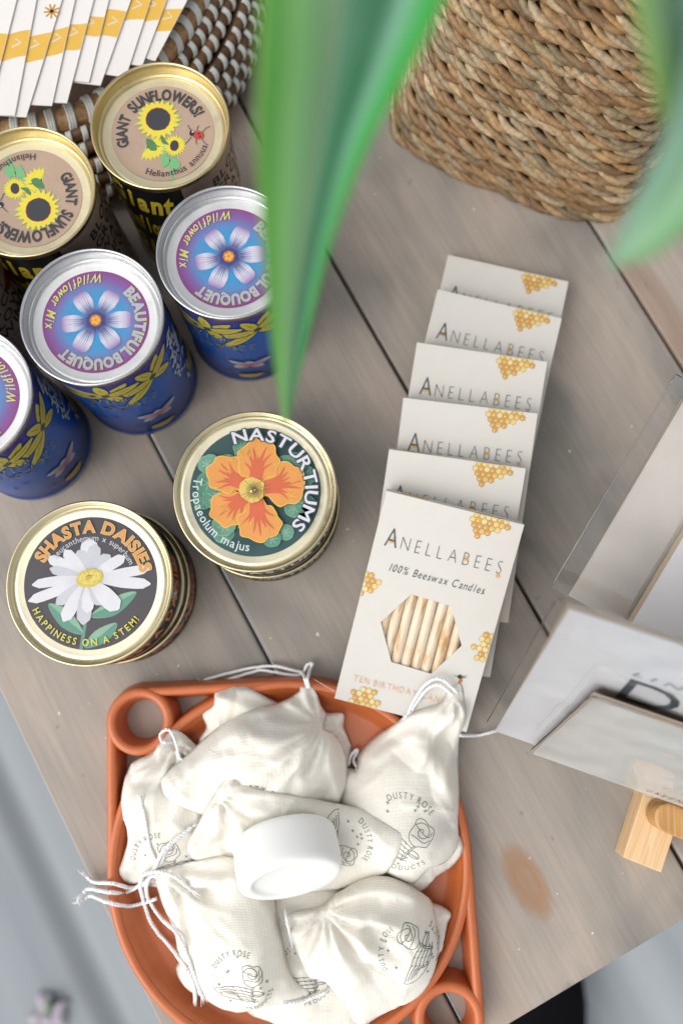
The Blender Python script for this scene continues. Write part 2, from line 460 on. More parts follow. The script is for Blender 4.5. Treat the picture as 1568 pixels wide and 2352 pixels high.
# ------------------------------------------------------------------ flat artwork (ink laid on a surface)
_gl = {}
def glyph(ch, bold=0.0, shear=0.0):
    k = (ch, bold, shear)
    if k in _gl: return _gl[k]
    cu = bpy.data.curves.new('glyph', 'FONT')
    cu.body = ch; cu.offset = bold; cu.shear = shear; cu.size = 1; cu.resolution_u = 3; cu.fill_mode = 'FRONT'
    ob = bpy.data.objects.new('glyph', cu)
    me = bpy.data.meshes.new_from_object(ob)
    vs = [(v.co.x, v.co.y) for v in me.vertices]
    fs = [tuple(p.vertices) for p in me.polygons]
    bpy.data.objects.remove(ob); bpy.data.curves.remove(cu); bpy.data.meshes.remove(me)
    x0 = min((v[0] for v in vs), default=0); x1 = max((v[0] for v in vs), default=.3)
    _gl[k] = (vs, fs, x0, x1)
    return _gl[k]
CAP = None
class Art:
    def __init__(s): s.items = []; s.L = 1
    def up(s): s.L += 1
    def raw(s, vs, fs, cols):
        s.items.append((s.L, [tuple(v) for v in vs], [tuple(f) for f in fs], cols if isinstance(cols, list) else [cols] * len(vs)))
    def poly(s, pts, col):
        tris = tessellate_polygon([[Vector((p[0], p[1], 0)) for p in pts]])
        s.raw(pts, tris, col)
    def ell(s, x, y, rx, ry=None, rot=0, col=(0, 0, 0, 1), n=28, jag=0):
        ry = ry or rx; ca, sa = math.cos(rot), math.sin(rot); pts = []
        for i in range(n):
            a = 2 * PI * i / n
            f = 1 + jag * (random.random() - .5)
            u, v = rx * f * math.cos(a), ry * f * math.sin(a)
            pts.append((x + u * ca - v * sa, y + u * sa + v * ca))
        s.poly(pts, col)
    def blob(s, pts, col, n=6):
        s.poly([(p.x, p.y) for p in spline([(a, b, 0) for a, b in pts], n, True)], col)
    def stroke(s, pts, w, col, smooth=0, taper=False):
        pts = [Vector((p[0], p[1], 0)) for p in pts]
        if smooth: pts = spline(pts, smooth)
        n = len(pts); vs = []; fs = []
        for i, p in enumerate(pts):
            t = (pts[min(i + 1, n - 1)] - pts[max(i - 1, 0)])
            if t.length < 1e-12: t = Vector((1, 0, 0))
            t.normalize()
            ww = w / 2 * ((1 - i / (n - 1)) * .9 + .1 if taper else 1)
            nn = Vector((-t.y, t.x, 0)) * ww
            vs += [(p - nn)[:2], (p + nn)[:2]]
        for i in range(n - 1): fs.append((2 * i, 2 * i + 2, 2 * i + 3, 2 * i + 1))
        s.raw(vs, fs, col)
    def _cap(s):
        global CAP
        if CAP is None: CAP = max(v[1] for v in glyph('H')[0])
        return CAP
    def text(s, txt, x, y, h, col, width=None, rot=0, bold=0, shear=0, gap=.12):
        k = h / s._cap(); adv = []; X = 0
        for ch in txt:
            if ch == ' ': X += .38; adv.append(None); continue
            g = glyph(ch, bold, shear); adv.append(X); X += (g[3] - g[2]) + gap
        X -= gap
        kx = k if width is None else width / X
        ca, sa = math.cos(rot), math.sin(rot)
        for ch, a in zip(txt, adv):
            if a is None: continue
            vs, fs, x0, x1 = glyph(ch, bold, shear)
            out = []
            for (u, v) in vs:
                u2, v2 = (u - x0 + a) * kx, v * k
                out.append((x + u2 * ca - v2 * sa, y + u2 * sa + v2 * ca))
            s.raw(out, fs, col)
    def arc(s, txt, a0, a1, r, h, col, out=True, bold=0, shear=0, gap=.12, c=(0, 0), keep=True):
        """text on a circle: r is the middle of the letters; out=True: tops outward, read clockwise from a0 to a1 (deg)"""
        k = h / s._cap(); cells = []; X = 0
        for ch in txt:
            if ch == ' ': X += .42; continue
            g = glyph(ch, 0, shear); cells.append((ch, X + (g[3] - g[2]) / 2)); X += (g[3] - g[2]) + gap
        X -= gap
        span = abs(R(a1 - a0)) * r
        kx = span / X
        sg = -1 if out else 1
        for ch, mid in cells:
            an = R(a0) + sg * (mid * kx) / r
            vs, fs, x0, x1 = glyph(ch, bold, shear)
            g0 = glyph(ch, 0, shear)
            xm = (g0[2] + g0[3]) / 2
            rr = an - PI / 2 if out else an + PI / 2
            ca, sa = math.cos(rr), math.sin(rr)
            cx, cy = c[0] + r * math.cos(an), c[1] + r * math.sin(an)
            o = []
            for (u, v) in vs:
                u2, v2 = (u - xm) * kx, v * k - h / 2
                o.append((cx + u2 * ca - v2 * sa, cy + u2 * sa + v2 * ca))
            s.raw(o, fs, col)
    def petal(s, x, y, ang, L, W, cf, nu=9, nv=4, shape=None, bend=0):
        shape = shape or (lambda t: math.sin(PI * min(1, t * .92 + .05)) ** .6)
        vs = []; fs = []; cols = []
        for i in range(nu + 1):
            t = i / nu; a = ang + bend * t
            cx, cy = x + L * t * math.cos(ang + bend * t * .6), y + L * t * math.sin(ang + bend * t * .6)
            for j in range(nv + 1):
                q = (j / nv - .5) * W * shape(t)
                vs.append((cx - q * math.sin(a), cy + q * math.cos(a)))
                cols.append(cf(t, j / nv))
        for i in range(nu):
            for j in range(nv):
                p = i * (nv + 1) + j
                fs.append((p, p + nv + 1, p + nv + 2, p + 1))
        s.raw(vs, fs, cols)
    def build(s, name, mt, parent, mapper, layer=4e-5, cutx=0, cuty=0, world=False, base=0):
        bm = bmesh.new(); cl = bm.verts.layers.float_color.new('Col'); ll = bm.verts.layers.float.new('lay')
        for (L, vs, fs, cols) in s.items:
            bv = []
            for v, c in zip(vs, cols):
                b = bm.verts.new((v[0], v[1], 0)); b[cl] = c; b[ll] = L; bv.append(b)
            for f in fs:
                if len(set(f)) < 3: continue
                try: bm.faces.new([bv[i] for i in f])
                except ValueError: pass
        for ax, st in ((0, cutx), (1, cuty)):
            if not st or not bm.verts: continue
            lo = min(v.co[ax] for v in bm.verts); hi = max(v.co[ax] for v in bm.verts)
            q = lo + st
            while q < hi:
                no = (1, 0, 0) if ax == 0 else (0, 1, 0)
                co = (q, 0, 0) if ax == 0 else (0, q, 0)
                bmesh.ops.bisect_plane(bm, geom=bm.verts[:] + bm.edges[:] + bm.faces[:], plane_co=co, plane_no=no, dist=1e-7)
                q += st
        off = OFF.get(parent.name, Vector()) if world else Vector()
        dead = []
        for v in bm.verts:
            r = mapper(v.co.x, v.co.y, base + v[ll] * layer)
            if r is None: dead.append(v); continue
            v.co = r - off
        if dead: bmesh.ops.delete(bm, geom=dead, context='VERTS')
        me = bpy.data.meshes.new(name)
        bm.normal_update()
        bm.to_mesh(me); bm.free()
        return link_mesh(name, me, mt, parent, False)

# ================================================================== SETTING
# table: planks run along d, n points across them
eA, eB = P(0, 1588), P(365, 2352)
d = (eA - eB).normalized()
n_ = Vector((d.y, -d.x, 0))
acr = lambda p: (p - eA).dot(n_)
alo = lambda p: (p - eA).dot(d)
end_v = alo(P(1360, 2240))
cuts = [0, acr(P(540, 1370)), acr(P(920, 870)), acr(P(1510, 755))]
wd = cuts[2] - cuts[1]
cuts += [cuts[3] + wd, cuts[3] + 2 * wd, cuts[3] + 3 * wd]
TM = Matrix(((n_.x, d.x, 0), (n_.y, d.y, 0), (0, 0, 1))).to_4x4()
table = empty('wooden_table', (eA.x, eA.y, 0), 'weathered grey brown plank table that everything stands on', 'table')
kp = P(1213, 2010); k2 = P(1320, 2272); k3 = P(1500, 700)
for i in range(6):
    x0, x1 = cuts[i] + (.0012 if i else 0), cuts[i + 1] - .0012
    kn = []
    for kk, rx, ry, cc, st in ((kp, .0128, .028, C(150, 112, 78), .85), (k2, .008, .009, C(120, 112, 104), .55), (k3, .02, .055, C(140, 104, 80), .45)):
        if x0 < acr(kk) < x1: kn.append((acr(kk) - (x0 + x1) / 2, alo(kk) - (end_v + .5), rx, ry, cc, st))
    mb = MB()
    hx = (x1 - x0) / 2
    mb.box(-hx, hx, -.5, .5, -.024, 0)
    o = mb.build('plank', wood_mat('plank_wood', kn), table, smooth=False, world=False, bevel=.0015)
    o.matrix_local = Matrix.Translation(n_ * ((x0 + x1) / 2) + d * (end_v + .5)) @ TM
mb = MB()  # strips added under the planks, black so the gaps look shaded
for v in (.12, .8):
    mb.box(.02, cuts[6] - .02, end_v + v, end_v + v + .09, -.05, -.0245)
o = mb.build('dark_gap_batten', M['black_pot'], table, smooth=False, world=False); o.matrix_local = TM
for (a, b) in ((.06, .1), (cuts[6] - .06, .1), (.06, .9), (cuts[6] - .06, .9)):
    mb = MB(); mb.box(a - .03, a + .03, end_v + b - .03, end_v + b + .03, -.75, -.051)
    o = mb.build('leg', M['pine'], table, smooth=False, world=False); o.matrix_local = TM

m = mat('floor_boards', rough=.75)
v = coords(m, (1, .06, 1))
brd = nd(m, 'ShaderNodeTexWave', Scale=1.15, bands_direction='X'); lk(m, coords(m), brd.inputs['Vector'])
c = ramp(m, noise_tex(m, v, 9, 4), [(.3, C(128, 134, 139)), (.7, C(160, 166, 170))])
c = mixc(m, ramp(m, brd.outputs['Fac'], [(.0, (.8, .8, .8, 1)), (.10, (0, 0, 0, 1))]), c, C(92, 97, 101))
lk(m, c, bsdf(m).inputs['Base Color'])
mb = MB(); mb.box(-6, 6, -6, 6, -.01, 0)
fl = mb.build('floor', m, None, smooth=False)
fl.location = (0, 0, -.75); fl.rotation_euler = (0, 0, math.atan2(d.y, d.x) - PI / 2)
tag(fl, kind='structure')

fp = P(115, 2312, -.75)
fr = empty('fallen_flower', fp, 'pink blossom lying on the grey floor beyond the table', 'flower')
mpk = mat('pink_petal', C(166, 158, 170), .7); mgr = mat('green_sepal', C(122, 138, 116), .7)
rf = random.Random(3)
for k in range(9):
    a = k * 2 * PI / 9 + rf.uniform(-.3, .3); q_ = rf.uniform(.55, 1.15)
    mb = MB()
    pts = [Vector((math.cos(a + z_ * 12 * rf.uniform(-1, 1)) * r_ * q_, math.sin(a) * r_ * q_ - .004, z_)) for r_, z_ in ((.004, .006), (.012, .012), (.022, .010), (.029, .004))]
    mb.tube(pts, [.002, .0055, .0062, .002], 8, flat=.3)
    mb.build('petal', mpk, fr, world=False)
mb = MB(); mb.tube([(0, 0, .003), (0, 0, .012), (.004, .016, .02)], [.006, .008, .003], 8); mb.build('calyx', mgr, fr, world=False)

sp0, sp1 = P(1256, 2235, -.70), P(1236, 2480, -.70)
sp0.z = sp1.z = -.75
dv = (sp0 - sp1).normalized(); wv_ = Vector((dv.y, -dv.x, 0))
shoe = empty('black_shoe', (sp0.x, sp0.y, -.75), 'black shoe on the grey floor just past the table end', 'shoe')
mb = MB(); vs = []; fs = []
for i, (t_, hw, hh) in enumerate(((-.115, .012, .03), (-.105, .032, .04), (-.08, .046, .05), (-.03, .056, .06), (.03, .058, .075), (.08, .053, .095), (.12, .047, .105), (.15, .038, .10), (.162, .018, .085))):
    for k in range(24):
        a = 2 * PI * k / 24
        vs.append(sp0 - dv * (t_ + .06) + wv_ * (hw * math.cos(a)) + Vector((0, 0, .022 + hh / 2 + hh / 2 * math.sin(a))))
for i in range(8):
    for k in range(24): fs.append((i * 24 + k, i * 24 + (k + 1) % 24, (i + 1) * 24 + (k + 1) % 24, (i + 1) * 24 + k))
fs += [tuple(range(24)), tuple(range(8 * 24, 9 * 24))]
mb.add(vs, fs); mb.build('upper', M['black_pot'], shoe)
mb = MB(); out = []
for (t_, hw) in ((-.12, .02), (-.1, .038), (-.07, .05), (-.02, .061), (.04, .062), (.1, .055), (.15, .046), (.168, .03)): out.append((t_, hw))
pl_ = [sp0 - dv * (t_ + .06) + wv_ * h_ for t_, h_ in out] + [sp0 - dv * (t_ + .06) - wv_ * h_ for t_, h_ in reversed(out)]
nO = len(pl_)
mb.add([p + Vector((0, 0, z)) for z in (.001, .026) for p in pl_], [tuple(range(nO - 1, -1, -1)), tuple(range(nO, 2 * nO))] + [(i, (i + 1) % nO, (i + 1) % nO + nO, i + nO) for i in range(nO)])
mb.build('sole', M['black_pot'], shoe, smooth=False)

# ================================================================== SEED CANS
RT, HT = .0396, .115
def can_body_prof(R_, h):
    return [(R_ * .9, .0015), (R_ * .955, 0), (R_ * .985, .001), (R_ * .985, .0035), (R_ * .96, .005), (R_ * .96, h - .005), (R_ * .975, h - .0045)]
def lid_prof(R_, h, depth, rin):
    rim = [(R_ * .975, h - .0045), (R_ * .995, h - .004), (R_ * 1.0, h - .0022), (R_ * .998, h - .0007), (R_ * .985, h), (R_ * .968, h - .0003), (R_ * .957, h - .0016),
           (R_ * .950, h - depth * .5), (R_ * .945, h - depth * .85), (R_ * .93, h - depth), (R_ * (rin + .02), h - depth - .0002)]
    pan = [(R_ * (rin + .02), h - depth - .0002), (R_ * rin, h - depth + .0004), (R_ * (rin - .03), h - depth + .0003), (R_ * (rin - .06), h - depth), (0, h - depth)]
    return rim, pan
def can(name, loc, R_, h, depth, rin, lr, mlid, label, cat, group, lid_art, side_art, side_mat, rot=0, srot=0, base_disc=None):
    t = empty(name, loc, label, cat, group)
    mb = MB(); mb.lathe([(0, .0015)] + can_body_prof(R_, h), 96)
    body = mb.build('body', side_mat, t, world=False)
    mb = MB(); mb.lathe([(R_ * .9, .001), (R_ * .96, -.0), (R_ * .99, .0012), (R_ * .99, .003), (R_ * .965, .0042)], 96)
    mb.build('base_ring', mlid, t, world=False)
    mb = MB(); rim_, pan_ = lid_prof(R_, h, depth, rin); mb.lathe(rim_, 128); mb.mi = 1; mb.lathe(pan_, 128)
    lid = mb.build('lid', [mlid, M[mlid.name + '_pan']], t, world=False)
    if lid_art:
        LR = R_ * lr; z0 = h - depth + .00015
        o = lid_art.build('label', [M['print']], lid, lambda x, y, l: Vector((x * LR, y * LR, z0 + l)), layer=3e-5)
        if base_disc:
            mb = MB(); mb.disc(LR, z0 + 2e-5, 96); mb.build('label_disc', base_disc, lid, world=False, smooth=False)
    if side_art:
        Rb = R_ * .96
        side_art.build('wrap_print', [M['print_gloss']], body, lambda x, y, l: Vector(((Rb + l) * math.cos(x / Rb), (Rb + l) * math.sin(x / Rb), y)), layer=1.6e-5, cutx=.0025, base=5e-5)
    lid.rotation_euler.z = rot; body.rotation_euler.z = srot
    return t

W1 = C(236, 234, 238)
# ---- sunflower lid
def sunflower(a, x, y, r, rin, dark=C(62, 64, 70), half=False, squash=1):
    Y, YG = C(244, 226, 72), C(196, 222, 120)
    n = 22
    for k in range(n):
        an = 2 * PI * k / n + random.uniform(-.08, .08)
        if half and math.sin(an - R(235)) < -.05: continue
        rr = r * random.uniform(.9, 1.06)
        a.petal(x, y, an, rr * 1.04, r * .36, lambda t, q: YG, 4, 2, lambda t: (1 - t) ** .6)
    a.up()
    pts = []
    for k in range(n * 2):
        an = 2 * PI * k / (n * 2)
        rr = r * (random.uniform(.92, 1.02) if k % 2 == 0 else random.uniform(.70, .8))
        pts.append((x + rr * math.cos(an), y + rr * math.sin(an)))
    if half: pts = [p for p in pts if math.sin(math.atan2(p[1] - y, p[0] - x) - R(235)) > -.1] + [(x, y)]
    a.poly(pts, Y)
    if not half:
        a.up(); a.ell(x, y, rin * 1.06 * squash, rin * 1.06, 0, C(196, 74, 54), 14, .05)
        a.up(); a.ell(x, y, rin * squash, rin, 0, dark, 14, .05)
def sun_lid():
    a = Art(); a.ell(0, 0, 1, col=C(196, 168, 146), n=96); a.up()
    INK = C(66, 66, 70)
    G1, G2 = C(128, 196, 134), C(84, 140, 88)
    a.stroke([(-.05, -.15), (.12, -.45), (.3, -.95)], .05, G1, 6); a.stroke([(.28, -.35), (.33, -.8)], .05, G1, 6)
    a.up()
    sunflower(a, -.22, -.27, .33, .1, half=True)
    a.up(); a.blob([(-.3, -.14), (-.14, -.2), (-.08, -.36), (-.2, -.38), (-.28, -.28)], G2)
    a.up(); sunflower(a, .25, -.25, .23, .11, squash=.75)
    a.up(); a.blob([(-.03, -.02), (.06, -.14), (.14, -.24), (.0, -.2)], G2)
    a.blob([(.02, -.44), (.16, -.48), (.2, -.6), (.08, -.72), (.03, -.58)], G1); a.blob([(.2, -.5), (.36, -.56), (.4, -.68), (.26, -.78), (.2, -.66)], G1)
    a.up(); sunflower(a, -.12, .28, .44, .235)
    a.up()
    # ladybird
    for sg in (-1, 1):
        for q in (-.1, 0, .1):
            a.stroke([(.66 + q, sg * .05), (.66 + q * 1.6, sg * .15), (.68 + q * 2.2, sg * .2)], .012, INK)
    a.up(); a.ell(.69, 0, .115, .085, -.2, C(206, 70, 56)); a.up()
    a.ell(.565, .03, .05, .06, 0, C(44, 44, 48)); a.ell(.70, .03, .02, col=C(60, 30, 30)); a.ell(.73, -.03, .02, col=C(60, 30, 30))
    a.up(); a.ell(.58, .06, .018, col=W1)
    a.arc('GIANT', 206, 158, .80, .2, INK, True, .03)
    a.arc('SUNFLOWERS!', 147, 33, .80, .22, INK, True, .03)
    a.arc('Helianthus annuus', 254, 346, .85, .13, INK, False, .004)
    return a
def sun_side():
    a = Art(); Rb = RT * .96; K = C(34, 31, 28)
    u = lambda deg: R(deg) * Rb
    Y = C(214, 188, 52)
    # dark panel with the swirling yellow lettering, faces the viewer's left
    a.poly([(u(-150), .012), (u(-72), .012), (u(-72), .109), (u(-150), .109)], C(20, 20, 20)); a.up()
    a.text('Giant', u(-146), .083, .020, Y, width=u(-82) - u(-146), bold=.04, shear=.3, gap=.05)
    a.text('Sunflowers', u(-148), .054, .019, Y, width=u(-74) - u(-148), bold=.035, shear=.3, gap=.04)
    a.text('Giant', u(-146), .022, .020, Y, width=u(-82) - u(-146), bold=.04, shear=.3, gap=.05)
    a.up()
    y = .100
    for ln, h in (('BLOOMS!', .0075), ('GROW!', .0075), ('WATCH!', .0075)):
        a.text(ln, u(-42), y - h, h, K, bold=.02); y -= .0105
    for ln, h in (('SUNFLOWERS', .008), ('GROWING', .008)):
        a.text(ln, u(-60), y - h, h, K, bold=.02); y -= .0105
    for k in range(6):
        a.text('Sunflower seeds for your garden', u(-62), y - .004, .0032, K); y -= .006
    a.text('WHOLE PATCH', u(8), .052, .008, K, bold=.02)
    for k, (x, yy) in enumerate(((30, .075), (52, .05), (70, .082), (20, .022))):
        a.up(); a.ell(u(x), yy, .006, .005, .3, C(150, 40, 34)); a.up(); a.ell(u(x) - .005, yy + .001, .0025, col=K)
    return a
kraft_side = speckle(mat('kraft_wrap', C(182, 158, 138), .55), .05, 700)
GC, GS = 'tall seed cans with gold rims', 'tall seed cans with silver rims'
def top(px, py, h): p = P(px, py, h); return (p.x, p.y, 0)
SA = sun_lid()
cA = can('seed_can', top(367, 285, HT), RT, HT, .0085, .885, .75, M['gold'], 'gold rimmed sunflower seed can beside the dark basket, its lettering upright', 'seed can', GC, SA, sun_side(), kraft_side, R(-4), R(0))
def can_copy(src, loc, label, rot, srot):
    c = copy_tree(src); c.location = loc; c['label'] = label
    for ch in c.children:
        k = ch.name.split('.')[0]
        if k == 'lid': ch.rotation_euler.z = rot
        if k == 'body': ch.rotation_euler.z = srot
    return c
can_copy(cA, top(61, 443, HT - .003), 'gold rimmed sunflower seed can with its lid turned upside down, left of the other', R(-168), R(12))
can_copy(cA, top(-205, 585, HT), 'gold rimmed seed can whose lid lies outside the left edge of the photo', R(60), R(-25))

# ---- wildflower lid
def wild_lid():
    a = Art()
    DK = C(52, 62, 118)
    nu = 40
    # radial wash: cyan middle to purple rim, as printed
    stops = [(0, C(70, 110, 196)), (.35, C(44, 158, 212)), (.62, C(84, 150, 206)), (.80, C(130, 104, 172)), (1, C(146, 66, 138))]
    def cf(t):
        for (p0, c0), (p1, c1) in zip(stops, stops[1:]):
            if t <= p1:
                f = (t - p0) / (p1 - p0); return tuple(x * (1 - f) + y * f for x, y in zip(c0, c1))
        return stops[-1][1]
    vs = [(0, 0)]; cols = [cf(0)]; fs = []
    for i in range(1, 17):
        for k in range(96):
            t = i / 16; vs.append((t * math.cos(2 * PI * k / 96), t * math.sin(2 * PI * k / 96))); cols.append(cf(t))
    for k in range(96): fs.append((0, 1 + k, 1 + (k + 1) % 96))
    for i in range(15):
        for k in range(96):
            p, q = 1 + i * 96 + k, 1 + i * 96 + (k + 1) % 96
            fs.append((p, p + 96, q + 96, q))
    a.raw(vs, fs, cols); a.up()
    wash = lambda t: (lambda st: next(tuple(x * (1 - (t - p0) / (p1 - p0)) + y * (t - p0) / (p1 - p0) for x, y in zip(c0, c1)) for (p0, c0), (p1, c1) in zip(st, st[1:]) if t <= p1 + 1e-6))(
        [(0, C(46, 54, 112)), (.28, C(66, 76, 142)), (.5, C(186, 190, 222)), (.66, C(224, 222, 236)), (.82, C(204, 194, 224)), (1.0, C(146, 104, 172))])
    for ang, L in ((2, .68), (60, .66), (124, .64), (188, .66), (243, .68), (308, .66)):
        a.petal(0, .02, R(ang), L, .33, lambda t, q: wash(t), 12, 4, lambda t: (.16 + .84 * min(1, t * 1.7) ** .9) * (1 if t < .8 else math.sqrt(max(0, 1 - ((t - .8) / .22) ** 2 * .85))))
        a.up()
        for q in (-.09, -.04, .02, .07):
            t0, t1 = .22, random.uniform(.45, .6)
            a.stroke([(t0 * L * 1.5 * math.cos(R(ang)) - q * .5 * math.sin(R(ang)), .02 + t0 * L * 1.5 * math.sin(R(ang)) + q * .5 * math.cos(R(ang))),
                      (t1 * L * 1.5 * math.cos(R(ang)) - q * math.sin(R(ang)), .02 + t1 * L * 1.5 * math.sin(R(ang)) + q * math.cos(R(ang)))], .014, DK, 0, True)
        a.up()
    a.ell(0, .02, .115, .12, 0, C(222, 126, 52), 8); a.up()
    for q in range(5): a.ell(.05 * math.cos(q * 1.26), .02 + .05 * math.sin(q * 1.26), .03, .04, q, C(246, 196, 78), 10)
    a.up()
    for (b, col) in ((.06, C(206, 200, 130)), (.012, C(178, 186, 224))):
        a.arc('BEAUTIFUL', 47, -49, .845, .19, col, True, b, gap=.16); a.arc('BOUQUET', -55, -135, .845, .19, col, True, b, gap=.16); a.up()
    a.arc('Wildflower Mix', 86, 190, .85, .17, C(232, 226, 124), False, .012, .35, gap=.06)
    return a
def wild_side():
    a = Art(); Rb = RT * .96; u = lambda deg: R(deg) * Rb
    top_, bot = C(52, 34, 96), C(20, 62, 128)
    vs = []; cols = []; fs = []
    ys = [.0055, .03, .06, .085, .1, .1095]; cc = [C(28, 40, 108), C(20, 84, 168), C(18, 92, 184), C(22, 88, 178), C(48, 64, 156), C(84, 48, 126)]
    for i, (y, c) in enumerate(zip(ys, cc)):
        for k in range(97): vs.append((u(-180 + k * 360 / 96), y)); cols.append(c)
    for i in range(len(ys) - 1):
        for k in range(96): p = i * 97 + k; fs.append((p, p + 1, p + 98, p + 97))
    a.raw(vs, fs, cols); a.up()
    Yl, Yd, Wt = C(206, 190, 66), C(116, 104, 30), C(206, 214, 222)
    def orchid(x, y, s, r0):
        L0 = a.L
        for k, (an, L) in enumerate(((200, 1.5), (168, 1.25), (40, .9), (95, .8), (-60, .75), (12, 1.0))):
            aa = R(an + r0)
            a.petal(x, y, aa, s * L * 1.06, s * .46, lambda t, q: C(16, 58, 122), 6, 2); a.up()
            a.petal(x, y, aa, s * L, s * .34, lambda t, q: Yl, 6, 2)
            a.up(); a.stroke([(x + s * .25 * math.cos(aa), y + s * .25 * math.sin(aa)), (x + s * L * .7 * math.cos(aa), y + s * L * .7 * math.sin(aa))], s * .022, Yd); a.up()
        a.ell(x, y, s * .12, col=C(60, 84, 40)); a.L = L0
    orchid(u(-86), .090, .021, 0); orchid(u(-42), .088, .021, 24); orchid(u(70), .085, .020, 0); orchid(u(160), .088, .020, 0)
    a.L += 20
    # outlined word
    GL = C(170, 176, 70)
    a.text('Flowers', u(-112), .061, .012, GL, width=.043, bold=.03, shear=.2); a.up(); a.text('Flowers', u(-112), .061, .012, C(15, 80, 162), width=.043, bold=.005, shear=.2); a.up()
    a.text('Wild', u(-106), .074, .009, GL, width=.022, bold=.03, shear=.2); a.up(); a.text('Wild', u(-106), .074, .009, C(24, 70, 152), width=.022, bold=.005, shear=.2); a.up()
    # clusters of small white blossoms
    Lc = a.L
    for cx, cy, hh in ((u(-12), .075, .05), (u(-1), .055, .06), (u(96), .06, .05)):
        a.L = Lc
        for k in range(46):
            t = random.random(); x = cx + (t - .5) * .006 + random.gauss(0, .0026); y = cy + (t - .5) * hh
            a.petal(x, y, random.uniform(0, 6.28), .0044, .0024, lambda t, q: Wt, 4, 2)
            if k % 3 == 2: a.up()
        a.up(); 
        for k in range(8): a.ell(cx + random.gauss(0, .003), cy + random.uniform(-.5, .5) * hh, .0007, col=C(30, 60, 60), n=8)
        a.up()
    # pink white flower, big yellow bloom, red one
    for an, L in ((150, .014), (200, .011), (20, .015), (-30, .01), (90, .007)):
        a.petal(u(-58), .034, R(an), L, .0065, lambda t, q: tuple(x * t + y * (1 - t) for x, y in zip(Wt, C(168, 62, 112))), 6, 3)
        a.up()
    for cx, cy in ((u(14), .03), (u(26), .06), (u(-62), .012), (u(125), .03)):
        a.blob([(cx - (.013 if cy > .02 else .006), cy), (cx - .004, cy + .011 * (1 if cy > .02 else .4)), (cx + .009, cy + .006 * (1 if cy > .02 else .4)), (cx + (.012 if cy > .02 else .006), cy - .006 * (1 if cy > .02 else .4)), (cx, cy - .008 * (1 if cy > .02 else .4))], C(190, 160, 44)); a.up()
    for an in (80, 130, 200, 260, 330): a.petal(u(38), .078, R(an), .013, .009, lambda t, q: C(168, 46, 34), 5, 2)
    a.up(); a.ell(u(38), .078, .0025, col=C(44, 16, 20)); a.up()
    for k in range(16): a.ell(u(random.uniform(-170, 170)), random.uniform(.008, .108), random.uniform(.001, .003), random.uniform(.001, .002), 0, C(94, 84, 156), 10)
    return a
blue_side = mat('blue_wrap', C(24, 64, 132), .32)
WA = wild_lid()
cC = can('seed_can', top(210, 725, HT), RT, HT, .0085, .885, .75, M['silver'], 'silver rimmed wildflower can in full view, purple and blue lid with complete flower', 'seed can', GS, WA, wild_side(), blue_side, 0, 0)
can_copy(cC, top(521, 576, HT), 'silver rimmed wildflower can partly hidden behind the big green leaf', R(4), R(-25))
can_copy(cC, top(-95, 905, HT), 'silver rimmed wildflower can cut off by the left edge of the photo', R(-90), R(25))

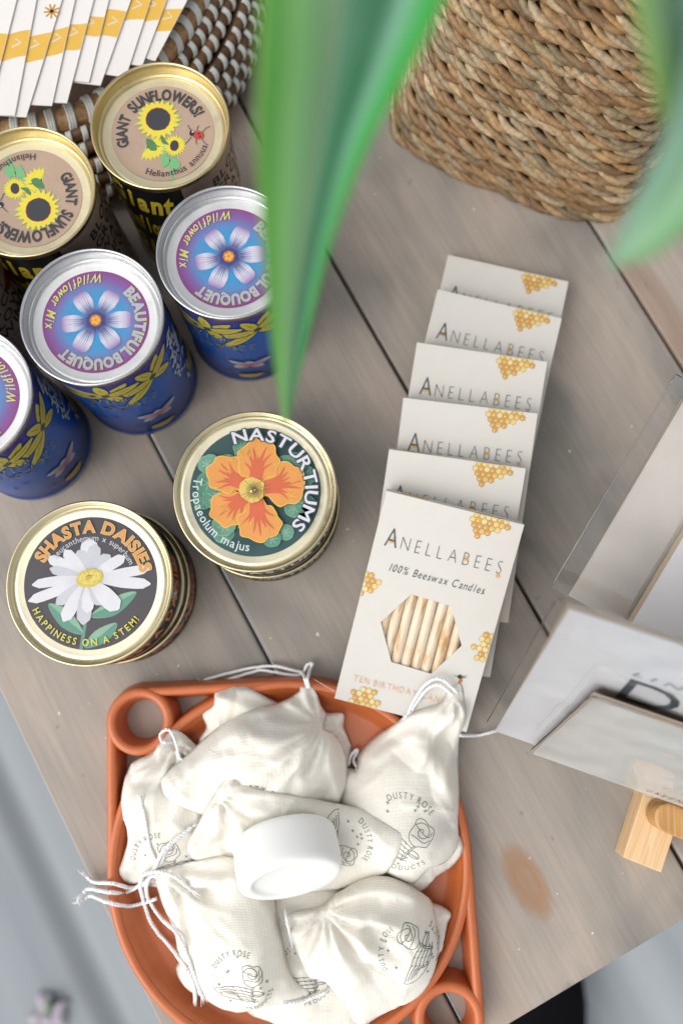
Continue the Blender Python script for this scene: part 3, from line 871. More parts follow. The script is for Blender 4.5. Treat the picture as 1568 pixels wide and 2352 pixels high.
# ---- short tins, two stacks of two
RS, HS = .0483, .033
def nast_lid():
    a = Art(); DG = C(52, 88, 88)
    a.ell(0, 0, 1, col=DG, n=96); a.up()
    for k in range(26):
        an = random.uniform(0, 6.28); rr = random.uniform(.55, .86); s_ = random.uniform(.11, .2)
        x, y = rr * math.cos(an), rr * math.sin(an)
        if math.hypot(x, y) + s_ > .99: s_ = .99 - math.hypot(x, y)
        f = random.uniform(0, 1)
        a.ell(x, y, s_, s_ * .95, 0, C(112 + 40 * f, 172 + 24 * f, 146 + 20 * f), 20, .06); a.up()
        a.ell(x, y, s_ * .93, s_ * .88, 0, C(88 + 30 * f, 150 + 20 * f, 126 + 20 * f), 20, .06); a.up()
        for q in range(7): a.stroke([(x, y), (x + s_ * .6 * math.cos(q * .9), y + s_ * .6 * math.sin(q * .9))], .008, C(176, 210, 184))
        a.up()
    OR, ED, RD = C(243, 166, 86), C(250, 206, 90), C(228, 112, 74)
    for ang, dst, rx, ry in ((217, .48, .30, .29), (278, .52, .33, .29), (152, .50, .30, .29), (10, .46, .33, .34), (84, .44, .32, .34)):
        x, y = dst * math.cos(R(ang)), dst * math.sin(R(ang)) * 1.0 + .02
        base = [(x + rx * f * math.cos(q), y + ry * f * math.sin(q)) for q, f in [(k * PI / 9, 1 + .09 * math.sin(k * 2.3 + ang)) for k in range(18)]]
        a.blob(base, ED, 3); a.up()
        a.blob([(x + (p - x) * .95, y + (q - y) * .95) for p, q in base], OR, 3)
        a.up()
        a.poly([(.05 * math.cos(R(ang + 90)), .05 * math.sin(R(ang + 90))), (.05 * math.cos(R(ang - 90)), .05 * math.sin(R(ang - 90))), (x + rx * .8 * math.cos(R(ang - 90)), y + ry * .8 * math.sin(R(ang - 90))), (x + rx * .8 * math.cos(R(ang + 90)), y + ry * .8 * math.sin(R(ang + 90)))], OR)
        a.up()
        for k in range(7):
            da = (k - 3) * 7; L = random.uniform(.50, .72) * (1 if abs(k - 3) < 3 else .8)
            p0 = (.16 * math.cos(R(ang + da)), .02 + .16 * math.sin(R(ang + da)))
            a.stroke([p0, (L * .7 * math.cos(R(ang + da * .8)), .02 + L * .7 * math.sin(R(ang + da * .8))), (L * math.cos(R(ang + da * 1.3)), .02 + L * math.sin(R(ang + da * 1.3)))], .085, RD, 4, True); a.up()
        a.up()
        for k in range(5):
            an = R(ang + random.uniform(-40, 40)); l0 = random.uniform(.45, .6)
            a.stroke([(l0 * math.cos(an), l0 * math.sin(an)), ((l0 + .12) * math.cos(an), (l0 + .12) * math.sin(an))], .018, ED, 0, True)
        a.up()
    a.ell(-.04, 0, .2, .2, 0, C(240, 206, 110), 12, .25); a.up()
    a.ell(.0, 0, .13, .13, 0, C(214, 190, 96), 12, .3); a.up()
    for k in range(22):
        an = R(k * 16.4 + 5); L = random.uniform(.14, .3)
        a.stroke([(.02 * math.cos(an), .02 * math.sin(an)), (L * math.cos(an), L * math.sin(an))], .010, C(120, 92, 60), 0, True); a.up()
    a.up(); a.ell(-.05, -.02, .02, col=C(246, 240, 160)); a.up()
    for b, col in ((.075, C(60, 74, 84)), (.018, C(232, 232, 238))):
        a.arc('NASTURTIUMS', 113, -43, .865, .185, col, True, b, gap=.14); a.up()
    a.arc('Tropaeolum majus', 168, 266, .87, .13, C(222, 232, 232), False, .008)
    return a
def daisy_lid():
    a = Art(); a.ell(0, 0, 1, col=C(82, 78, 84), n=96); a.up()
    G1, G2 = C(150, 194, 164), C(104, 160, 140)
    a.stroke([(.02, -.1), (-.04, -.5), (-.1, -.99)], .05, C(112, 160, 140), 8); a.up()
    for p in ([(-.62, -.32), (-.3, -.42), (-.08, -.76), (-.4, -.66)], [(.7, -.15), (.4, -.2), (.02, -.5), (.4, -.48)], [(.42, -.6), (.1, -.72), (-.04, -.97), (.3, -.86)]):
        a.blob(p, G1, 6); a.up()
        q = [p[0], tuple((x + y) / 2 for x, y in zip(p[0], p[2])), p[2], p[3]]
        a.blob(q, G2, 6); a.up()
    for an, L, W_, sh in ((95, .60, .26, 0), (80, .52, .2, 1), (110, .46, .2, 1), (135, .58, .17, 0), (152, .72, .17, 0), (50, .46, .2, 1), (33, .62, .17, 0), (170, .62, .14, 1), (183, .86, .15, 0), (8, .92, .15, 0), (-9, .93, .17, 0), (203, .96, .16, 0), (222, .62, .17, 1), (238, .74, .20, 0), (262, .70, .22, 1), (272, .52, .18, 0), (-62, .46, .22, 1), (-48, .66, .26, 0)):
        col = C(238, 238, 242) if not sh else C(214, 214, 222)
        a.petal(-.02, .07, R(an), L, W_, lambda t, q, col=col: tuple(c * (.80 + .2 * min(1, t * 2.2)) for c in col[:3]) + (1,), 9, 3, lambda t: (.35 + .65 * min(1, t * 1.9)) * (1 if t < .8 else math.sqrt(max(0.02, 1 - ((t - .8) / .2) ** 2))), bend=random.uniform(-.12, .12))
        a.up()
    a.ell(-.01, .07, .205, .14, .2, C(226, 204, 92), 30, .08); a.up()
    a.ell(-.01, .075, .16, .10, .2, C(240, 222, 116), 24, .1); a.up()
    a.ell(-.02, .085, .05, .035, .2, C(210, 184, 78), 16); 
    for k in range(40):
        q = random.uniform(0, 6.28); f = random.uniform(.3, 1)
        a.ell(-.01 + .18 * f * math.cos(q), .07 + .12 * f * math.sin(q), .008, col=C(206, 172, 66), n=6)
    a.up()
    for b, col in ((.05, C(250, 226, 160)), (.025, C(240, 164, 84))):
        a.arc('SHASTA', 156, 88, .85, .175, col, True, b, gap=.16); a.arc('DAISIES', 79, 12, .85, .175, col, True, b, gap=.16); a.up()
    a.arc('Leucanthemum x superbum', 146, 25, .68, .085, C(226, 232, 238), True, 0)
    a.arc('HAPPINESS ON A STEM!', 206, 324, .89, .10, C(236, 226, 96), False, .014, gap=.3)
    return a
def tin_side(kind):
    a = Art(); Rb = RS * .96; u = lambda deg: R(deg) * Rb
    bgc = {'daisy': C(28, 26, 26), 'pink': C(70, 62, 60), 'nast': C(34, 70, 58), 'nast2': C(32, 58, 46)}[kind]
    a.poly([(u(-180), .0055), (u(180), .0055), (u(180), .0285), (u(-180), .0285)], bgc); a.up()
    for k in range(60):
        x, y = u(random.uniform(-175, 175)), random.uniform(.009, .026)
        if kind == 'daisy':
            for q in range(7): a.petal(x, y, q * .9, .0065, .0022, lambda t, s_: C(206, 208, 216), 4, 2)
            a.up(); a.ell(x, y, .0016, col=C(206, 170, 60)); a.up()
            if k > 26: break
        elif kind == 'pink':
            a.ell(x, y, random.uniform(.003, .007), random.uniform(.0015, .003), 0, random.choice([C(176, 150, 144), C(186, 96, 84), C(196, 190, 188), C(150, 96, 40)]), 10); a.up()
        else:
            a.ell(x, y, random.uniform(.003, .008), random.uniform(.0015, .003), random.uniform(-.3, .3), random.choice([C(206, 96, 44), C(70, 128, 96), C(216, 150, 56), C(48, 96, 76), C(200, 206, 204)]), 10); a.up()
    word = {'daisy': ('SHASTA DAISIES', C(216, 108, 40)), 'pink': ('SHASTA DAISIES', C(190, 90, 76)), 'nast': ('NASTURTIUMS', C(222, 222, 224)), 'nast2': ('NASTURTIUMS', C(200, 196, 188))}[kind]
    a.text(word[0], u(-118), .0105, .012, word[1], width=u(110), bold=.03); a.up()
    return a
dark_side = mat('dark_wrap', C(34, 40, 38), .35)
def tin(loc, kind, label, art=None, rot=0, srot=0):
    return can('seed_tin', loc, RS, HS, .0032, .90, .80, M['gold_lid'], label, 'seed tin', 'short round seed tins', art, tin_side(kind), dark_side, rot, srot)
def short(px, py): p = P(px, py, 2 * HS); return Vector((p.x, p.y, HS + .0004))
q = short(585, 1127)
tin(q, 'nast', 'gold seed tin with an orange nasturtium on its green lid, upper tin of its stack', nast_lid(), 0, R(10))
tin((q.x + .0015, q.y - .001, 0), 'nast2', 'gold seed tin underneath the orange nasturtium tin', None, 0, R(-20))
q = short(205, 1338)
tin(q, 'daisy', 'gold seed tin with a white daisy on its dark lid, upper tin of its stack', daisy_lid(), 0, R(30))
tin((q.x + .004, q.y + .0005, 0), 'pink', 'gold seed tin underneath the white daisy tin', None, 0, R(20))

# ================================================================== CANDLE BOXES
BW, BT = .0835, .0118
TLc, Uc, Vc = Vector((450, 130)), Vector((835, 205)), Vector((-360, 1260))
det = Uc.x * Vc.y - Uc.y * Vc.x
def bx(cx, cy):
    q = Vector((cx, cy)) - TLc
    return ((q.x * Vc.y - q.y * Vc.x) / det, (Uc.x * q.y - Uc.y * q.x) / det)
def frame(tl, tr, bl, z0, z1):
    """front-face frame from its three corners: origin at top-left, x along the top, y down, z out"""
    a, b, c_ = P(*tl, z1), P(*tr, z1), P(*bl, z0)
    ex = (b - a).normalized(); ey = (c_ - a); L = (ey - ex * ey.dot(ex)).length
    ey = (ey - ex * ey.dot(ex)).normalized(); ez = ey.cross(ex) * 1.0
    if ez.z < 0: ez = -ez
    return a, ex, ey, ez, L, (b - a).length
Z6 = (.0215, .062)
f6 = frame((890, 1128), (1201, 1205), (755, 1601), *Z6)
BL = f6[4]
HON = [C(232, 192, 100), C(240, 208, 132), C(228, 176, 84), C(244, 220, 156), C(222, 164, 82)]
def comb(a, cells, x, y, r, clip):
    dx = r * math.sqrt(3)
    for (i, j) in cells:
        cx, cy = x + (i + (j % 2) * .5) * dx, y + j * r * 1.5
        pts = [(cx + r * math.sin(k * PI / 3), cy + r * math.cos(k * PI / 3)) for k in range(6)]
        def clp(pts):
            return [(min(max(p, clip[0]), clip[1]), min(max(q, clip[2]), clip[3])) for p, q in pts]
        if cx < clip[0] - r * .5 or cx > clip[1] + r * .5 or cy < clip[2] - r * .5 or cy > clip[3] + r * .5: continue
        a.items.append(None); a.items.pop()
        L0 = a.L
        a.poly(clp(pts), C(166, 142, 100)); a.L = L0 + 1
        a.poly(clp([(cx + (p - cx) * .88, cy + (q - cy) * .88) for p, q in pts]), random.choice(HON)); a.L = L0 + 2
        a.ell(*clp([(cx - r * .2, cy - r * .2)])[0], r * .3, r * .22, .5, C(248, 226, 160), 8); a.L = L0
    a.L += 3
HEXV = [(590, 745), (835, 815), (900, 1058), (708, 1232), (458, 1160), (397, 915)]
hexp = [bx(*p) for p in HEXV]
def front_art():
    a = Art(); INK = C(72, 88, 94); W_, L_ = BW, BL
    Y = lambda f: -f * L_
    X = lambda f: f * W_
    clip = (0.0003, W_ - .0003, -L_ + .0003, -.0003)
    r = .00205
    comb(a, [(i, j) for j, (s0, s1) in enumerate(((0, 5), (0, 5), (1, 4), (1, 3), (2, 2))) for i in range(s0, s1 + (1 if j < 4 else 1))], X(.60), -.001, r * 1.0, clip) if False else None
    # top cluster
    rows = [(-2, 3), (-3, 3), (-2, 2), (-2, 0), (-1, -1)]
    comb(a, [(i, -j) for j, (s0, s1) in enumerate(rows) for i in range(s0, s1 + 1)], X(.745), -.0008, r, clip)
    x, y = bx(330, 690); comb(a, [(i, j) for j, (s0, s1) in enumerate([(-1, 0), (-1, 1), (-1, 2), (-1, 2), (-1, 1)]) for i in range(s0, s1 + 1)], X(.0), Y(y) - .006, r, clip)
    x, y = bx(1035, 1050); comb(a, [(i, j) for j, (s0, s1) in enumerate([(-1, 0), (-1, 1), (-2, 0), (-1, 0), (-1, 1), (-1, 0)]) for i in range(s0, s1 + 1)], W_ - .0025, Y(y) - .009, r, clip)
    x, y = bx(210, 1385); comb(a, [(i, j) for j, (s0, s1) in enumerate([(-2, 2), (-2, 2), (-2, 1), (-1, 1)]) for i in range(s0, s1 + 1)], X(.21), -L_ + .001, r, clip)
    # name: larger first letter, light capitals, small gold fills
    a.poly([(X(.102), Y(.226)), (X(.155), Y(.222)), (X(.132), Y(.195))], C(232, 176, 96))
    a.ell(X(.665), Y(.212), .0013, .0016, 0, C(236, 190, 120), 8); a.ell(X(.915), Y(.252), .0013, .0012, 0, C(232, 176, 96), 8); a.up()
    hA, hN = .088 * L_, .062 * L_
    a.text('A', X(.076), Y(.243), hA, INK, width=.0075, bold=-.012)
    a.text('NELLABEES', X(.193), Y(.243), hN, INK, width=X(.735), bold=-.028, gap=.42)
    a.text('100% Beeswax Candles', X(.155), Y(.35), .036 * L_, INK, width=X(.70), bold=-.006, shear=.25, gap=.14)
    a.text('TEN BIRTHDAY CANDLES', X(.10), Y(.895), .030 * L_, C(240, 196, 164), width=X(.80), bold=-.004, gap=.22)
    bxx, byy = bx(885, 1258); bxx, byy = X(bxx), Y(byy); a.up()
    a.ell(bxx + .0008, byy - .0016, .0011, .002, -.3, C(190, 130, 50), 12); a.ell(bxx - .0002, byy + .001, .0013, .0014, 0, C(56, 48, 44), 12)
    for s_, q in ((1, .5), (1, 1.0), (-1, .3)): a.stroke([(bxx, byy + .0008), (bxx + s_ * .0042, byy + .003 * q)], .0008, C(120, 108, 100), 0, True)
    return a
FA = front_art()
def candle_box(label, window=False):
    t = empty('candle_box', (0, 0, 0), label, 'candle box', 'overlapping boxes of beeswax candles')
    mb = MB(); W_, L_ = BW, BL
    # carton: walls, back, and a front sheet cut out to the hexagon; local x right, y up (0 at top edge), z out
    mb.box(0, W_, -L_, 0, -BT, -BT + .0006)
    for x0, x1, y0, y1 in ((0, .0006, -L_, 0), (W_ - .0006, W_, -L_, 0), (.0006, W_ - .0006, -L_, -L_ + .0006), (.0006, W_ - .0006, -.0006, 0)):
        mb.box(x0, x1, y0, y1, -BT + .0006, -.0006)
    outer = [(0, 0), (W_, 0), (W_, -L_), (0, -L_)]
    hx = [(a * W_, -b * L_) for a, b in hexp]
    tris = tessellate_polygon([[Vector((*p, 0)) for p in outer], [Vector((*p, 0)) for p in hx]])
    al = outer + hx
    for z, flip in ((0, False), (-.0006, True)):
        mb.add([(*p, z) for p in al], [tuple(reversed(tr)) if flip else tuple(tr) for tr in tris])
    k = len(mb.v) - 20
    mb.add([(*p, z) for z in (0, -.0006) for p in outer], [(i, (i + 1) % 4, (i + 1) % 4 + 4, i + 4) for i in range(4)])
    mb.add([(*p, z) for z in (0, -.0006) for p in hx], [(i, i + 6, (i + 1) % 6 + 6, (i + 1) % 6) for i in range(6)])
    c = mb.build('carton', M['paper'], t, smooth=False, world=False)
    bmm = bmesh.new(); bmm.from_mesh(c.data); bmesh.ops.recalc_face_normals(bmm, faces=bmm.faces); bmm.to_mesh(c.data); bmm.free()
    FA.build('front_print', [M['print']], t, lambda x, y, l: Vector((x, y, l)), layer=3e-5, base=2e-5)
    e = Art(); Wd = BT
    comb(e, [(i, j) for j in range(0, 3) for i in range(-2, 3)], W_ * .2, .001, .00205, (W_ * .1, W_ * .32, .0004, BT * .6))
    comb(e, [(i, j) for j in range(0, 2) for i in range(-2, 3)], W_ * .745, BT - .002, .00205, (W_ * .66, W_ * .86, BT * .5, BT - .0003))
    e.build('end_print', [M['print']], t, lambda x, y, l: Vector((x, l, -BT + y)), layer=3e-5, base=2e-5)
    if window:
        mb = MB(); mb.add([(a * W_, -b * L_, -.0008) for a, b in [( .5 + (a - .5) * 1.06, .635 + (b - .635) * 1.06) for a, b in hexp]], [tuple(range(6))])
        mb.build('window_film', M['film'], t, smooth=False, world=False)
    return t
def place(t, tl, tr, bl, z0, z1):
    a, ex, ey, ez, L, w_ = frame(tl, tr, bl, z0, z1)
    Mx = Matrix(((ex.x, -ey.x, ez.x), (ex.y, -ey.y, ez.y), (ex.z, -ey.z, ez.z))).to_4x4()
    t.matrix_world = Matrix.Translation(a + ex * ((w_ - BW) / 2)) @ Mx
    return t
front = candle_box('white candle box at the front of the row with its hexagonal window in full view', True)
place(front, (890, 1128), (1201, 1205), (755, 1601), *Z6)
FM = front.matrix_world.copy()
rows = [  # tl, tr, bl px ; z bottom, z top ; label
    ((895, 1032), (1206, 1076), (795, 1520), .0125, .053, 'white candle box directly behind the front box, only the last letters of its name showing'),
    ((915, 912), (1246, 951), (829, 1402), .0124, .047, 'white candle box third from the front with its whole name readable'),
    ((950, 785), (1264, 832), (862, 1275), .0122, .039, 'white candle box fourth from the front, the name cut through by the box before it'),
    ((992, 661), (1303, 734), (900, 1150), .0122, .026, 'white candle box fifth from the front, just below the rearmost box'),
    ((1021, 583), (1313, 648), (930, 1085), .0120, .0123, 'greyish candle box lying flat at the back of the row'),
]
plain = None
for tl, tr, bl, z0, z1, lab in rows:
    if plain is None: plain = candle_box(lab); t = plain
    else: t = copy_tree(plain); t['label'] = lab
    place(t, tl, tr, bl, z0, z1)
ordw = ['leftmost'] + [w_ + ' from left' for w_ in ('second', 'third', 'fourth', 'fifth', 'sixth', 'seventh')] + ['rightmost']
for k in range(8):
    mb = MB()
    cx = BW * (.215 + k * .0765)
    mb.tube([(0, y * .01 - .05, 0) for y in range(11)], [.0030] + [.00317 + .00004 * math.sin(j * 2 + k) for j in range(9)] + [.0029], 14)
    o = mb.build('beeswax_candle', M['wax'], None)
    o.matrix_world = FM @ Matrix.Translation((cx, -BL * .62, -.0042)) @ Matrix.Rotation(R(random.uniform(-.6, .6)), 4, 'Z')
    tag(o, 'pale beeswax candle behind the hexagonal window, ' + ordw[k] + ' of the row', 'candle', 'candles inside the front box')

# ================================================================== TRAY
trc = P(665, 1985, .014)
TRr = .1075
tray = empty('serving_tray', (trc.x, trc.y, 0), 'terracotta orange tray with cut out corners under the muslin bags', 'tray')
RIMZ = .0185
def rim_path(n=160): return [(trc.x + TRr * math.cos(2 * PI * k / n), trc.y + TRr * math.sin(2 * PI * k / n)) for k in range(n)]
def wall(mb, path, w_, z1, z0=.0, closed=True, rnd=.0024):
    """a bar with a rounded top swept along a flat path"""
    N = len(path); prof = [(-w_ * .85, z0), (-w_ * .5, z1 - rnd * 1.6), (-w_ * .44, z1 - rnd * .6), (-w_ * .28, z1 - rnd * .12), (0, z1), (w_ * .28, z1 - rnd * .12), (w_ * .44, z1 - rnd * .6), (w_ * .5, z1 - rnd * 1.6), (w_ * .85, z0)]
    vs = []; fs = []; k = len(prof)
    for i in range(N):
        a = Vector(path[(i - 1) % N] if (closed or i) else path[i]); b = Vector(path[(i + 1) % N] if (closed or i < N - 1) else path[i])
        t = (b - a).normalized(); nn = Vector((-t.y, t.x))
        for (o_, z) in prof: vs.append((path[i][0] + nn.x * o_, path[i][1] + nn.y * o_, z))
    for i in range(N if closed else N - 1):
        j = (i + 1) % N
        for q in range(k - 1): fs.append((i * k + q, j * k + q, j * k + q + 1, i * k + q + 1))
    mb.add(vs, fs)
mb = MB()
wall(mb, rim_path(), .0062, RIMZ)
mb.lathe([(0, .0045), (TRr * .885, .0045), (TRr * .915, .0055), (TRr * .945, .0105), (TRr * .968, .0158), (TRr * .972, .0165)], 160, (trc.x, trc.y, 0))
mb.lathe([(0, .0005), (TRr, .0005)], 120, (trc.x, trc.y, 0))
mb.build('dish', M['tray'], tray)
h_tl, h_br = P(322, 1657, .016), P(1031, 2340, .016)
def corner(hc, ringr):
    mb = MB()
    c2 = Vector((trc.x, trc.y)); hh = Vector((hc.x, hc.y)); ax = (hh - c2); D = ax.length; ax.normalize(); nx = Vector((-ax.y, ax.x))
    wall(mb, [(hh.x + ringr * math.cos(2 * PI * k / 64), hh.y + ringr * math.sin(2 * PI * k / 64)) for k in range(64)], .0066, RIMZ + .0004)
    # outer edge: tangent to dish circle and ring circle on both sides
    al = math.acos((TRr - ringr) / D)
    for sg in (-1, 1):
        dr = ax * math.cos(al) + nx * (sg * math.sin(al))
        p0 = c2 + dr * TRr; p1 = hh + dr * ringr
        pts = [p0.lerp(p1, k / 12) for k in range(13)]
        wall(mb, [(p.x, p.y) for p in pts], .0064, RIMZ - .0003, closed=False)
    return mb.build('corner_handle', M['tray'], tray)
corner(h_tl, .0177); corner(h_br, .0177)

# ================================================================== MUSLIN BAGS
G0 = Vector((trc.x - .16, trc.y - .17)); GS_ = .001; GNX, GNY = 330, 340
gx = G0.x + np.arange(GNX) * GS_; gy = G0.y + np.arange(GNY) * GS_
XX, YY = np.meshgrid(gx, gy, indexing='ij')
rr = np.hypot(XX - trc.x, YY - trc.y)
SUP = np.where(rr < TRr * .95, .005, np.where(rr < TRr + .005, RIMZ, 0.0))
for hc in (h_tl, h_br):
    q = np.abs(np.hypot(XX - hc.x, YY - hc.y) - .0177); SUP = np.where(q < .005, np.maximum(SUP, RIMZ), SUP)
# the end of the front candle box also carries the pointed bag
fa, fex, fey, fez, fL, fW = frame((890, 1128), (1201, 1205), (755, 1601), *Z6)
MI = FM.inverted()
for i_ in range(GNX):
    for j_ in range(GNY):
        if gy[j_] < trc.y + .07 or gx[i_] < trc.x: continue
        # height of the box front plane above this spot
        z_ = fa.z - (fez.x * (gx[i_] - fa.x) + fez.y * (gy[j_] - fa.y)) / fez.z
        l_ = MI @ Vector((gx[i_], gy[j_], z_))
        if 0 <= l_.x <= BW and -BL <= l_.y <= 0: SUP[i_, j_] = max(SUP[i_, j_], z_)
def blur(A, rad):
    k = int(max(1, rad / GS_)); B = A.copy()
    for _ in range(3):
        for ax in (0, 1):
            pad = [(0, 0), (0, 0)]; pad[ax] = (k + 1, k)
            c_ = np.cumsum(np.pad(B, pad, mode='edge'), axis=ax)
            n1 = B.shape[ax]
            B = (np.take(c_, np.arange(2 * k + 1, 2 * k + 1 + n1), axis=ax) - np.take(c_, np.arange(0, n1), axis=ax)) / (2 * k + 1)
    return B
def samp(A, x, y):
    i = np.clip((np.asarray(x) - G0.x) / GS_, 0, GNX - 1.001); j = np.clip((np.asarray(y) - G0.y) / GS_, 0, GNY - 1.001)
    a = i.astype(int); b = j.astype(int); f = i - a; g = j - b
    return A[a, b] * (1 - f) * (1 - g) + A[a + 1, b] * f * (1 - g) + A[a, b + 1] * (1 - f) * g + A[a + 1, b + 1] * f * g
def inside(poly):
    m_ = np.zeros((GNX, GNY), bool); n = len(poly)
    for i in range(n):
        (x0, y0), (x1, y1) = poly[i], poly[(i + 1) % n]
        if y0 == y1: continue
        cond = (YY > min(y0, y1)) & (YY <= max(y0, y1))
        m_ ^= cond & (XX < x0 + (YY - y0) * (x1 - x0) / (y1 - y0))
    return m_
def seg_d(pts):
    """distance from every grid point to a polyline"""
    D = np.full((GNX, GNY), 9.0)
    for (a, b) in zip(pts, pts[1:]):
        vx, vy = b[0] - a[0], b[1] - a[1]; L2 = vx * vx + vy * vy + 1e-12
        t = np.clip(((XX - a[0]) * vx + (YY - a[1]) * vy) / L2, 0, 1)
        D = np.minimum(D, np.hypot(XX - a[0] - t * vx, YY - a[1] - t * vy))
    return D
_nz = {}
def nz_field(scale, seed, aniso=(1, 1), rot=0):
    st = 4
    xs = gx[::st]; ys = gy[::st]; ca, sa = math.cos(rot), math.sin(rot)
    A = np.array([[noise.noise(Vector(((x * ca + y * sa) * scale * aniso[0] + seed * 9.1, (-x * sa + y * ca) * scale * aniso[1] - seed * 3.7, seed))) for y in ys] for x in xs])
    I = np.clip(np.arange(GNX) / st, 0, A.shape[0] - 1.001); J = np.clip(np.arange(GNY) / st, 0, A.shape[1] - 1.001)
    a = I.astype(int); b = J.astype(int); f = (I - a)[:, None]; g = (J - b)[None, :]
    return A[a][:, b] * (1 - f) * (1 - g) + A[a + 1][:, b] * f * (1 - g) + A[a][:, b + 1] * (1 - f) * g + A[a + 1][:, b + 1] * f * g
BAGS = {}
def px2(pts, zf):
    """pixels -> ground points, each at its own resting height"""
    out = []
    for (x, y) in pts:
        z = .03
        for _ in range(4):
            p = P(x, y, z); z = float(zf(p.x, p.y))
        out.append((p.x, p.y))
    return out
def bag(key, label, outline, T, neck=None, lumps=(), folds=(), wr=.0016, drape=.010, power=.8, gath=(.045, 13, .0022), seed=1, lift=0.0, tilt=None):
    global SUP
    base = np.maximum(blur(SUP, drape), SUP) * .5 + .5 * blur(SUP, drape)
    base = blur(np.maximum(base, SUP * .96), .003) + .0008 + lift
    poly = px2(outline, lambda x, y: samp(base, x, y) + .002)
    poly = [(p.x, p.y) for p in spline([(x, y, 0) for x, y in poly], 5, True)]
    mk = inside(poly)
    phi = np.zeros((GNX, GNY)); ii, jj = np.where(mk)
    a0, a1, b0, b1 = ii.min() - 1, ii.max() + 2, jj.min() - 1, jj.max() + 2
    ph = phi[a0:a1, b0:b1]; mm = mk[a0:a1, b0:b1]
    for _ in range(900):
        ph[1:-1, 1:-1] = np.where(mm[1:-1, 1:-1], .25 * (ph[:-2, 1:-1] + ph[2:, 1:-1] + ph[1:-1, :-2] + ph[1:-1, 2:] + 1), 0)
    u = phi / phi.max()
    hgt = T * np.power(np.maximum(u, 0), power)
    zf = lambda x, y: samp(base + hgt, x, y)
    for (lx, ly, lr, lh) in lumps:
        (qx, qy), = px2([(lx, ly)], zf); dd = np.hypot(XX - qx, YY - qy) / lr
        hgt += lh * np.exp(-np.power(dd, 3.2)) * np.minimum(1, u * 6)
    edge = np.minimum(1, u * 7)
    hgt += edge * wr * (1.3 * np.abs(nz_field(45, seed, (1, .45), seed * 1.3)) + .7 * nz_field(24, seed + 3)) * 1.6
    hgt += edge * wr * .5 * np.abs(nz_field(95, seed + 5, (1, .35), seed * .7))
    for (pts, wd_, am) in folds:
        pl = px2(pts, zf); pl = [(p.x, p.y) for p in spline([(x, y, 0) for x, y in pl], 5)]
        hgt += edge * am * np.exp(-(seg_d(pl) / wd_) ** 2)
    rg = random.Random(seed * 7)
    cxm, cym = XX[mk].mean(), YY[mk].mean()
    nk = px2([neck], zf)[0] if neck else None
    for k in range(26):
        if nk and k < 15:
            a_ = math.atan2(cym - nk[1], cxm - nk[0]) + rg.uniform(-1.2, 1.2); l_ = rg.uniform(.02, .07); r0 = rg.uniform(.004, .014)
            p_ = (nk[0] + r0 * math.cos(a_), nk[1] + r0 * math.sin(a_))
        else:
            ii_ = rg.randrange(int(mk.sum())); p_ = (XX[mk][ii_], YY[mk][ii_]); a_ = rg.uniform(0, 6.28); l_ = rg.uniform(.012, .04)
        b_ = rg.uniform(-.5, .5); pl = [p_]
        for q in range(4):
            p_ = (p_[0] + l_ / 4 * math.cos(a_ + b_ * q / 3), p_[1] + l_ / 4 * math.sin(a_ + b_ * q / 3)); pl.append(p_)
        i0, i1 = int((min(p[0] for p in pl) - .012 - G0.x) / GS_), int((max(p[0] for p in pl) + .012 - G0.x) / GS_)
        tt = np.exp(-np.abs(seg_d(pl)) / rg.uniform(.0012, .0026))
        hgt += edge * tt * rg.uniform(.0007, .0023) * (1 if rg.random() < .62 else -1)
    if neck:
        (qx, qy), = px2([neck], zf); dd = np.hypot(XX - qx, YY - qy); an = np.arctan2(YY - qy, XX - qx)
        k = gath[1]
        hgt += edge * gath[2] * np.exp(-(dd / gath[0]) ** 2) * np.sin(gath[1] * an + 3.5 * nz_field(26, seed + 8) + 60 * dd) * np.minimum(1, dd / .006)
        hgt *= 1 - .35 * np.exp(-(dd / .007) ** 2)
    hgt = np.maximum(hgt, 0)
    topz = base + hgt
    # mesh: outline ring + jittered interior points
    bpts = []
    for (a, b) in zip(poly, poly[1:] + poly[:1]):
        L = math.hypot(b[0] - a[0], b[1] - a[1]); k = max(1, int(L / .0018))
        bpts += [(a[0] + (b[0] - a[0]) * t / k, a[1] + (b[1] - a[1]) * t / k) for t in range(k)]
    nb = len(bpts); ip = []
    rng = random.Random(seed); st = .00125
    ex = poly
    dist_edge = seg_d(poly + poly[:1])
    for x in np.arange(gx[a0], gx[min(a1, GNX - 1)], st):
        for y in np.arange(gy[b0], gy[min(b1, GNY - 1)], st):
            X_, Y_ = x + rng.uniform(-.0003, .0003), y + rng.uniform(-.0003, .0003)
            i, j = int((X_ - G0.x) / GS_), int((Y_ - G0.y) / GS_)
            if mk[i, j] and dist_edge[i, j] > .0012: ip.append((X_, Y_))
    pts = [Vector(p) for p in bpts + ip]
    r = delaunay_2d_cdt(pts, [(i, (i + 1) % nb) for i in range(nb)], [list(range(nb))], 1, 1e-7)
    V2, F2 = r[0], r[2]
    X_ = np.array([v.x for v in V2]); Y_ = np.array([v.y for v in V2])
    zt = samp(topz, X_, Y_); zb = samp(base, X_, Y_)
    on = np.array([any(o < nb for o in orig) for orig in r[3]])
    zt = np.where(on, zb + .0006, np.maximum(zt, zb + .0008))
    vs = [Vector((x, y, z)) for x, y, z in zip(X_, Y_, zt)]
    fs = [list(f) for f in F2]
    ntop = len(vs); idx = {}
    for i in range(ntop):
        if on[i]: idx[i] = i
        else: idx[i] = len(vs); vs.append(Vector((X_[i], Y_[i], zb[i])))
    fs2 = [[idx[i] for i in reversed(f)] for f in F2]
    cx, cy = float(X_.mean()), float(Y_.mean())
    t = empty('muslin_bag', (cx, cy, float(zb.min())), label, 'cloth bag', 'drawstring muslin bags heaped in the tray')
